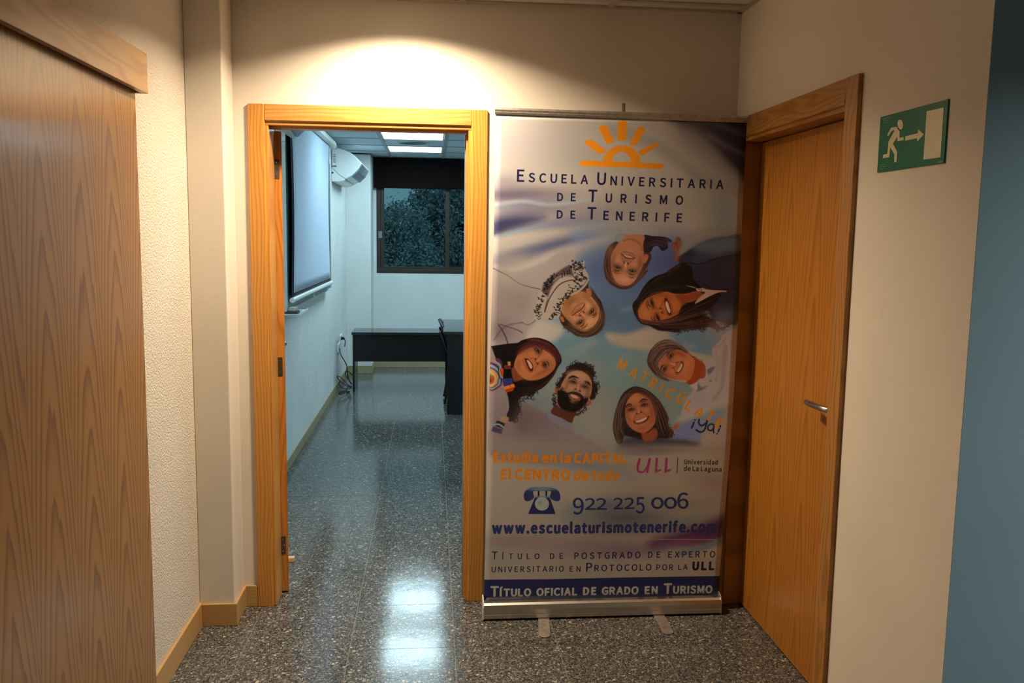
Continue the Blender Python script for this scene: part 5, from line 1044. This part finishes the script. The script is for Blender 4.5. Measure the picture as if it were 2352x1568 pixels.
# -- handwritten mark
NV = (20, 24, 62)
line(A4, [(1198, 1178), (1185, 1215), (1172, 1246)], 22, NV, .8); blob(A4, (1212, 1146), 12, 12, 0, NV, 1, 3)
line(A4, [(1266, 1138), (1262, 1190), (1300, 1218), (1345, 1190), (1372, 1155)], 22, NV, .8); line(A4, [(1368, 1150), (1348, 1235), (1318, 1288), (1270, 1298), (1228, 1272)], 22, NV, .8)
line(A4, [(1455, 1210), (1415, 1195), (1380, 1225), (1382, 1268), (1420, 1278), (1450, 1240), (1458, 1208)], 20, NV, .8); line(A4, [(1458, 1205), (1446, 1260), (1450, 1308)], 20, NV, .8)
line(A4, [(1535, 1218), (1520, 1258), (1508, 1292)], 22, NV, .8); blob(A4, (1492, 1320), 12, 12, 0, NV, 1, 3)
# -- thin orange rule and the dark blue band
line(z6, [(92, 763), (500, 760), (900, 752), (1300, 748), (1705, 750)], 4.5, (150, 92, 52), .6)
line(z6, [(1433, 160), (1427, 270)], 5, (28, 22, 24), .6)
poly(z6, [(30, 1037), (500, 1034), (1000, 1022), (1735, 1011), (1730, 1225), (1000, 1236), (30, 1260)], (22, 30, 66), .6, 1, False)
# ---- lettering, set glyph by glyph on the sheet
FP = None
try:
    fdir = os.path.join(bpy.utils.resource_path('LOCAL'), 'datafiles', 'fonts'); FP = bpy.data.fonts.load(os.path.join(fdir, 'Noto Sans CJK Regular.woff2'))
except Exception as ex:
    FP = None
GC = {}
def glyph(ch, bold):
    k = (ch, bold)
    if k in GC: return GC[k]
    cu = bpy.data.curves.new('g', 'FONT'); cu.body = ch; cu.size = 1.0; cu.offset = bold; cu.resolution_u = 4
    if FP: cu.font = FP
    o = bpy.data.objects.new('g', cu); COL.objects.link(o)
    dg = bpy.context.evaluated_depsgraph_get(); me = o.evaluated_get(dg).to_mesh()
    V = [(v.co.x, v.co.y) for v in me.vertices]; F = [tuple(p.vertices) for p in me.polygons]
    o.evaluated_get(dg).to_mesh_clear(); bpy.data.objects.remove(o); bpy.data.curves.remove(cu)
    xs = [v[0] for v in V]; ys = [v[1] for v in V]
    GC[k] = (V, F, min(xs), max(xs), min(ys), max(ys)); return GC[k]
def ink_faces(P, F, col, dil=0.0):
    "print flat faces given in sheet metres, supersampled"
    P = np.array([((p[0]-PX0)*RES, (PZ1-p[1])*RES) for p in P]); K = 4; r_ = dil*RES*K
    y0, y1, x0, x1 = region(P, 1+int(r_/K+1))
    if y1 <= y0 or x1 <= x0: return
    M_ = np.zeros(((y1-y0)*K, (x1-x0)*K), bool)
    for f in F:
        for t in range(1, len(f)-1):
            a, b_, c = (P[f[0]]-(x0, y0))*K, (P[f[t]]-(x0, y0))*K, (P[f[t+1]]-(x0, y0))*K
            u0, u1 = int(max(0, min(a[0], b_[0], c[0])-1)), int(max(a[0], b_[0], c[0])+2); v0, v1 = int(max(0, min(a[1], b_[1], c[1])-1)), int(max(a[1], b_[1], c[1])+2)
            X = (np.arange(u0, min(u1, M_.shape[1]))+0.5)[None, :]; Y = (np.arange(v0, min(v1, M_.shape[0]))+0.5)[:, None]
            e = [(q[0]-p[0])*(Y-p[1])-(q[1]-p[1])*(X-p[0]) for p, q in ((a, b_), (b_, c), (c, a))]
            M_[v0:v0+Y.shape[0], u0:u0+X.shape[1]] |= ((e[0] >= 0) & (e[1] >= 0) & (e[2] >= 0)) | ((e[0] <= 0) & (e[1] <= 0) & (e[2] <= 0))
    if r_ > 0.5:
        D = M_.copy(); n_ = 12
        for k in range(n_):
            dx, dy = int(round(r_*math.cos(2*math.pi*k/n_))), int(round(r_*math.sin(2*math.pi*k/n_)))
            D |= np.roll(np.roll(M_, dx, 1), dy, 0)
        M_ = D
    m4 = M_.reshape(y1-y0, K, x1-x0, K).mean((1, 3)).astype(np.float32)
    paint((y0, y1, x0, x1), m4, col)
def word(parts, x0, x1, y0, y1, capH, mtl, bold=0.0, name='lettering', small=0.76, hscale=None, caps=True):
    """parts: text with '^' before full-size capitals; set between two baseline pixels of the photograph"""
    ch = []; i = 0
    while i < len(parts):
        c = parts[i]
        if c == '^': i += 1; ch.append((parts[i], 1.0))
        else: ch.append((c, small if caps else 1.0))
        i += 1
    H1 = glyph('H', 0)[5]
    A = np.array(bp_(x0, y0)); Bq = np.array(bp_(x1, y1)); L = np.linalg.norm(Bq-A); ux = (Bq-A)/L; uy = np.array((-ux[1], ux[0]))
    p0, p1 = bp_((x0+x1)/2, (y0+y1)/2), bp_((x0+x1)/2, (y0+y1)/2-capH); hm = math.hypot(p0[0]-p1[0], p0[1]-p1[1]); sc = hm/H1
    W = []; 
    for c, s_ in ch:
        gq = glyph(c, 0); W.append((gq[3]-gq[2])*sc*s_)
    gap = (L-sum(W))/max(1, len(ch)-1); nat = 0.09*sc*small
    hs = 1.0
    if not caps: nat = 0.068*sc
    if gap < nat*0.7 or not caps: hs = (L-nat*(len(ch)-1))/sum(W); gap = nat
    x = 0.0
    for (c, s_), wd_ in zip(ch, W):
        V, F, xa, xb, ya, yb = glyph(c, 0)
        ink_faces([tuple(A+ux*(x+(vx-xa)*sc*s_*hs)+uy*(vy*sc*s_)) for vx, vy in V], F, mtl, bold*sc*1.15)
        x += wd_*hs+gap
def inkmat(name, c, x, y): return ink(c, x, y)
NAVY = inkmat('navy_ink', (28, 28, 78), 1300, 400); NAVY2 = inkmat('navy_ink_small', (26, 26, 56), 1350, 1290); ORANGE = inkmat('orange_ink', (196, 118, 30), 1420, 380); ORANGE2 = inkmat('orange_ink_low', (176, 104, 34), 1270, 1080); ORANGE3 = inkmat('orange_ink_mid', (166, 100, 28), 1500, 880)
SLATE = inkmat('slate_ink', (34, 42, 80), 1350, 1190); MAG = inkmat('magenta_ink', (124, 40, 72), 1500, 1070); DARK = inkmat('black_ink', (34, 26, 28), 1610, 1070); PALE = inkmat('pale_ink', (122, 116, 104), 1380, 1355)
def Q(T, x, y): return T((x, y))
def wz(T, txt, xa, ya, xb, yb, cap, mtl, **k):
    a, b_ = T((xa, ya)), T((xb, yb)); return word(txt, a[0], b_[0], a[1], b_[1], cap/T.k, mtl, **k)
wz(z4, '^ESCUELA', 247, 717, 838, 738, 98, NAVY, bold=0.006, small=0.74); wz(z4, '^UNIVERSITARIA', 918, 742, 1970, 780, 98, NAVY, bold=0.006, small=0.74)
wz(z4, 'DE', 583, 879, 735, 882, 92, NAVY, bold=0.006, small=0.7); wz(z4, '^TURISMO', 843, 886, 1633, 910, 98, NAVY, bold=0.006, small=0.72)
wz(z4, 'DE', 580, 1025, 732, 1028, 92, NAVY, bold=0.006, small=0.7); wz(z4, '^TENERIFE', 835, 1032, 1625, 1058, 98, NAVY, bold=0.006, small=0.73)
k_ = dict(bold=0.018, caps=False)
for tx, xa, ya, xb, yb in (('Estudia', 107, 190, 420, 191), ('en', 457, 192, 555, 192), ('la', 588, 193, 655, 194), ('CAPITAL', 688, 195, 1055, 197), ('El', 160, 312, 228, 313), ('CENTRO', 262, 313, 652, 316), ('de', 684, 316, 784, 317), ('todo', 815, 317, 1000, 318)):
    wz(z6, tx, xa, ya, xb, yb, 66, ORANGE2, **k_)
wz(z6, 'Universidad', 1480, 206, 1717, 208, 32, DARK, bold=0.008, caps=False); wz(z6, 'de', 1477, 253, 1523, 254, 32, DARK, bold=0.008, caps=False); wz(z6, 'La', 1539, 254, 1580, 255, 32, DARK, bold=0.008, caps=False); wz(z6, 'Laguna', 1598, 255, 1744, 259, 32, DARK, bold=0.008, caps=False)
wz(z6, 'www.escuelaturismotenerife.com', 98, 703, 1705, 692, 71, SLATE, bold=0.018, caps=False)
# old-style figures: drawn as full glyphs, set on or below the line
for tx, xa, xb, top, bot in (('9', 677, 752, 447, 566), ('2', 765, 836, 450, 531), ('2', 845, 918, 450, 531), ('2', 970, 1036, 448, 528), ('2', 1048, 1118, 448, 527), ('5', 1130, 1192, 443, 560), ('o', 1241, 1330, 445, 528), ('o', 1335, 1425, 444, 527), ('6', 1430, 1508, 412, 527)):
    V, F, xa_, xb_, ya_, yb_ = glyph(tx, 0)
    ink_faces([bp_(*z6((xa+(vx-xa_)/(xb_-xa_)*(xb-xa), bot-(vy-ya_)/(yb_-ya_)*(bot-top)))) for vx, vy in V], F, SLATE, 0.0011)
for tx, xa, ya, xb, yb, cp_, sm in (('^TÍTULO', 92, 890, 435, 888, 54, .72), ('DE', 512, 888, 605, 886, 54, .74), ('POSTGRADO', 687, 887, 1162, 881, 56, .78), ('DE', 1217, 880, 1306, 879, 54, .8), ('EXPERTO', 1363, 879, 1700, 876, 54, .8),
                                ('UNIVERSITARIO', 92, 984, 610, 978, 54, .72), ('EN', 653, 979, 730, 978, 54, .7), ('^PROTOCOLO', 772, 977, 1240, 970, 60, .74), ('POR', 1277, 969, 1397, 968, 54, .74), ('LA', 1436, 967, 1502, 966, 52, .74)):
    wz(z6, tx, xa, ya, xb, yb, cp_, NAVY2, bold=0.004, small=sm)
wz(z6, 'ULL', 1540, 966, 1690, 965, 54, NAVY2, bold=0.02, small=1.0); wz(z6, '.', 1709, 966, 1714, 966, 54, NAVY2)
for tx, xa, ya, xb, yb, cp_ in (('^TÍTULO', 85, 1157, 372, 1154, 70), ('OFICIAL', 417, 1153, 703, 1148, 70), ('DE', 752, 1146, 842, 1144, 70), ('GRADO', 887, 1144, 1145, 1140, 70), ('EN', 1196, 1139, 1283, 1137, 70), ('^TURISMO', 1332, 1137, 1677, 1132, 70)):
    wz(z6, tx, xa, ya, xb, yb, cp_, PALE, bold=0.012, small=0.73)
# slanting word along the young man's collar
for c, (gx_, gy_), an in zip('MATRICÚLATE', ((275, 430), (425, 537), (562, 587), (678, 675), (780, 737), (893, 803), (1032, 872), (1142, 962), (1268, 1045), (1408, 1092), (1522, 1178)), (27, 30, 29, 30, 31, 30, 31, 31, 30, 30, 31)):
    V, F, xa_, xb_, ya_, yb_ = glyph(c, 0); H1 = glyph('H', 0)[5]
    sc = 128/H1; a_ = math.radians(an); pts = []
    for vx, vy in V:
        dx, dy = (vx-(xa_+xb_)/2)*sc*0.92, -(vy-H1/2)*sc
        pts.append(bp_(*A4((gx_+dx*math.cos(a_)-dy*math.sin(a_), gy_+dx*math.sin(a_)+dy*math.cos(a_)))))
    ink_faces(pts, F, ORANGE3, 0.0013)
def flat(T, pts, mtl, name):
    bm = bmesh.new(); vs = []
    for p in pts:
        q = bp_(*T(p)); vs.append(bm.verts.new((q[0], q[1], 0)))
    f = bm.faces.new(vs); bmesh.ops.triangulate(bm, faces=[f]); bm.verts.index_update()
    ink_faces([(v.co.x, v.co.y) for v in bm.verts], [tuple(v.index for v in q.verts) for q in bm.faces], mtl); bm.free()
# university mark
zu = Z_(1420, 1000, 6.031)
flat(zu, [(282, 312), (318, 312), (300, 380), (284, 440), (288, 480), (318, 500), (352, 488), (384, 446), (404, 390), (420, 312), (458, 312), (440, 400), (412, 518), (384, 518), (390, 478), (360, 508), (320, 524), (278, 514), (255, 480), (252, 430), (266, 370)], MAG, 'logo_letter')
flat(zu, [(518, 310), (556, 312), (540, 478), (600, 462), (592, 486), (508, 522)], MAG, 'logo_letter'); flat(zu, [(654, 308), (690, 310), (676, 476), (734, 462), (728, 486), (640, 524)], MAG, 'logo_letter')
# sun mark
for pts in ([(810, 400), (820, 375), (865, 362), (990, 455), (975, 480), (935, 488)], [(927, 268), (940, 255), (995, 242), (1060, 385), (1000, 408)], [(1088, 218), (1110, 208), (1165, 208), (1163, 368), (1110, 376), (1090, 372)], [(1187, 405), (1255, 270), (1285, 256), (1323, 272), (1255, 405), (1217, 418)], [(1260, 465), (1420, 388), (1436, 415), (1300, 495), (1275, 502)]):
    flat(z4, pts, ORANGE, 'sun_ray')
flat(z4, [(773, 550), (815, 540), (968, 547), (1040, 549), (1207, 554), (1282, 560), (1472, 568), (1472, 600), (1440, 611), (773, 587)], ORANGE, 'sun_base')
flat(z4, [(968, 548), (975, 510), (1000, 470), (1045, 433), (1100, 417), (1155, 417), (1210, 435), (1250, 470), (1275, 515), (1283, 561), (1207, 555), (1195, 520), (1165, 483), (1110, 463), (1070, 485), (1050, 515), (1040, 550)], ORANGE, 'sun_arch')
img = bpy.data.images.new('banner_print', PW, PH, float_buffer=False); img.colorspace_settings.name = 'sRGB'
CAN = np.clip(0.52*(np.clip(CAN, 0, 1)/0.60)**1.22, 0, 1)
enc = np.where(CAN <= 0.0031308, CAN*12.92, 1.055*CAN**(1/2.4)-0.055)
px = np.ones((PH, PW, 4), np.float32); px[..., :3] = enc[::-1]
img.pixels.foreach_set(px.ravel()); img.update(); img.pack()
mt, nt, bs = newmat('banner_print'); ti = N(nt, 'ShaderNodeTexImage'); ti.image = img; ti.interpolation = 'Cubic'; ti.extension = 'EXTEND'
nt.links.new(ti.outputs[0], bs.inputs['Base Color']); bs.inputs['Roughness'].default_value = 0.42; bs.inputs['Specular IOR Level'].default_value = 0.4
# ---- the sheet
NX, NZ = 40, 90
bm = bmesh.new(); uvl = bm.loops.layers.uv.new('uv'); g = []
for a in range(NZ+1):
    z = ZB+(ZTP-ZB)*a/NZ; xl, xr = edge(LB, z), edge(RB, z); g.append([bm.verts.new((xl+(xr-xl)*c/NX, BYF+ripple(xl+(xr-xl)*c/NX, z), z)) for c in range(NX+1)])
for a in range(NZ):
    for c in range(NX):
        f = bm.faces.new((g[a][c], g[a][c+1], g[a+1][c+1], g[a+1][c])); f.smooth = True
        for lp in f.loops: lp[uvl].uv = ((lp.vert.co.x-PX0)/(PX1-PX0), (lp.vert.co.z-PZ0)/(PZ1-PZ0))
sheet_o = obj('printed_sheet', bm, mt, bt); md = sheet_o.modifiers.new('solid', 'SOLIDIFY'); md.thickness = 0.0004; md.offset = 0
# ---- hardware
TL_, TR_ = bp_(1138, 246), bp_(1716.5, 266.5); th = 0.013
b = B()
n = 12; sec = []
for (dz, dy) in ((0.011, -0.004), (0.013, 0.002), (0.006, 0.007), (-0.012, 0.005), (-0.014, -0.004), (-0.006, -0.0065), (-0.004, -0.0045), (0.004, -0.0065)): sec.append((dz, dy))
za, zb_ = TL_[1]-0.013, TR_[1]-0.013
v0 = [b.bm.verts.new((TL_[0]-0.002, BYF+dy, za+dz)) for dz, dy in sec]; v1 = [b.bm.verts.new((min(TR_[0]+0.002, 1.9835), BYF+dy, zb_+dz)) for dz, dy in sec]
for i in range(len(sec)): b.bm.faces.new((v0[i], v0[(i+1) % len(sec)], v1[(i+1) % len(sec)], v1[i]))
b.bm.faces.new(v0[::-1]); b.bm.faces.new(v1)
obj('top_rail', b, M['alu_dull'], bt)
px_, pz_ = bp_(1434.5, 236)
b = B(); b.cyl((px_, BYF+0.018, 0.06), (px_, BYF+0.018, pz_), 0.0075, n=14); obj('support_pole', b, M['alu'], bt)
bl, br = at(1, -0.2, 1109, 1400)[0], at(1, -0.2, 1655, 1390)[0]
prof = [(-0.2145, 0.010), (-0.2145, 0.026), (-0.2130, 0.0275), (-0.2145, 0.029), (-0.2150, 0.048), (-0.2110, 0.066), (-0.2030, 0.073), (-0.182, 0.0745), (-0.181, 0.062), (-0.158, 0.062), (-0.157, 0.0745), (-0.137, 0.073), (-0.126, 0.060), (-0.124, 0.040), (-0.126, 0.010)]
b = B(); b.prism(prof, bl+0.004, br-0.004, 'x'); obj('base_housing', b, M['alu'], bt)
for x0_, x1_ in ((bl, bl+0.0038), (br-0.0038, br)):
    b = B(); b.prism([(-0.217, 0.007), (-0.217, 0.060), (-0.208, 0.078), (-0.185, 0.088), (-0.150, 0.088), (-0.130, 0.078), (-0.121, 0.060), (-0.121, 0.007)], x0_, x1_, 'x'); obj('end_cap', b, M['white'] if x0_ < 1.2 else M['alu_dull'], bt, bevel=0.0008)
def foot(pa, pb, w_):
    a = at(2, 0.004, *pa)[:2]; c = at(2, 0.004, *pb)[:2]; d = (c-a)/np.linalg.norm(c-a); e = np.array((-d[1], d[0])); back = a-d*0.17
    pts = [tuple(back+e*w_/2)]+[tuple(c-d*0.02+e*w_/2)]+[tuple(c-d*0.02+e*w_/2*math.cos(t_)+d*0.02*math.sin(t_)) for t_ in (0.5, 1.0, 1.57, 2.14, 2.64)]+[tuple(c-d*0.02-e*w_/2), tuple(back-e*w_/2)]
    b = B(); b.prism(pts, 0.0015, 0.0062, 'z'); obj('foot', b, M['alu_dull'], bt, bevel=0.001)
foot((1249, 1424), (1251, 1463.5), 0.046); foot((1516, 1418), (1537, 1456), 0.046)
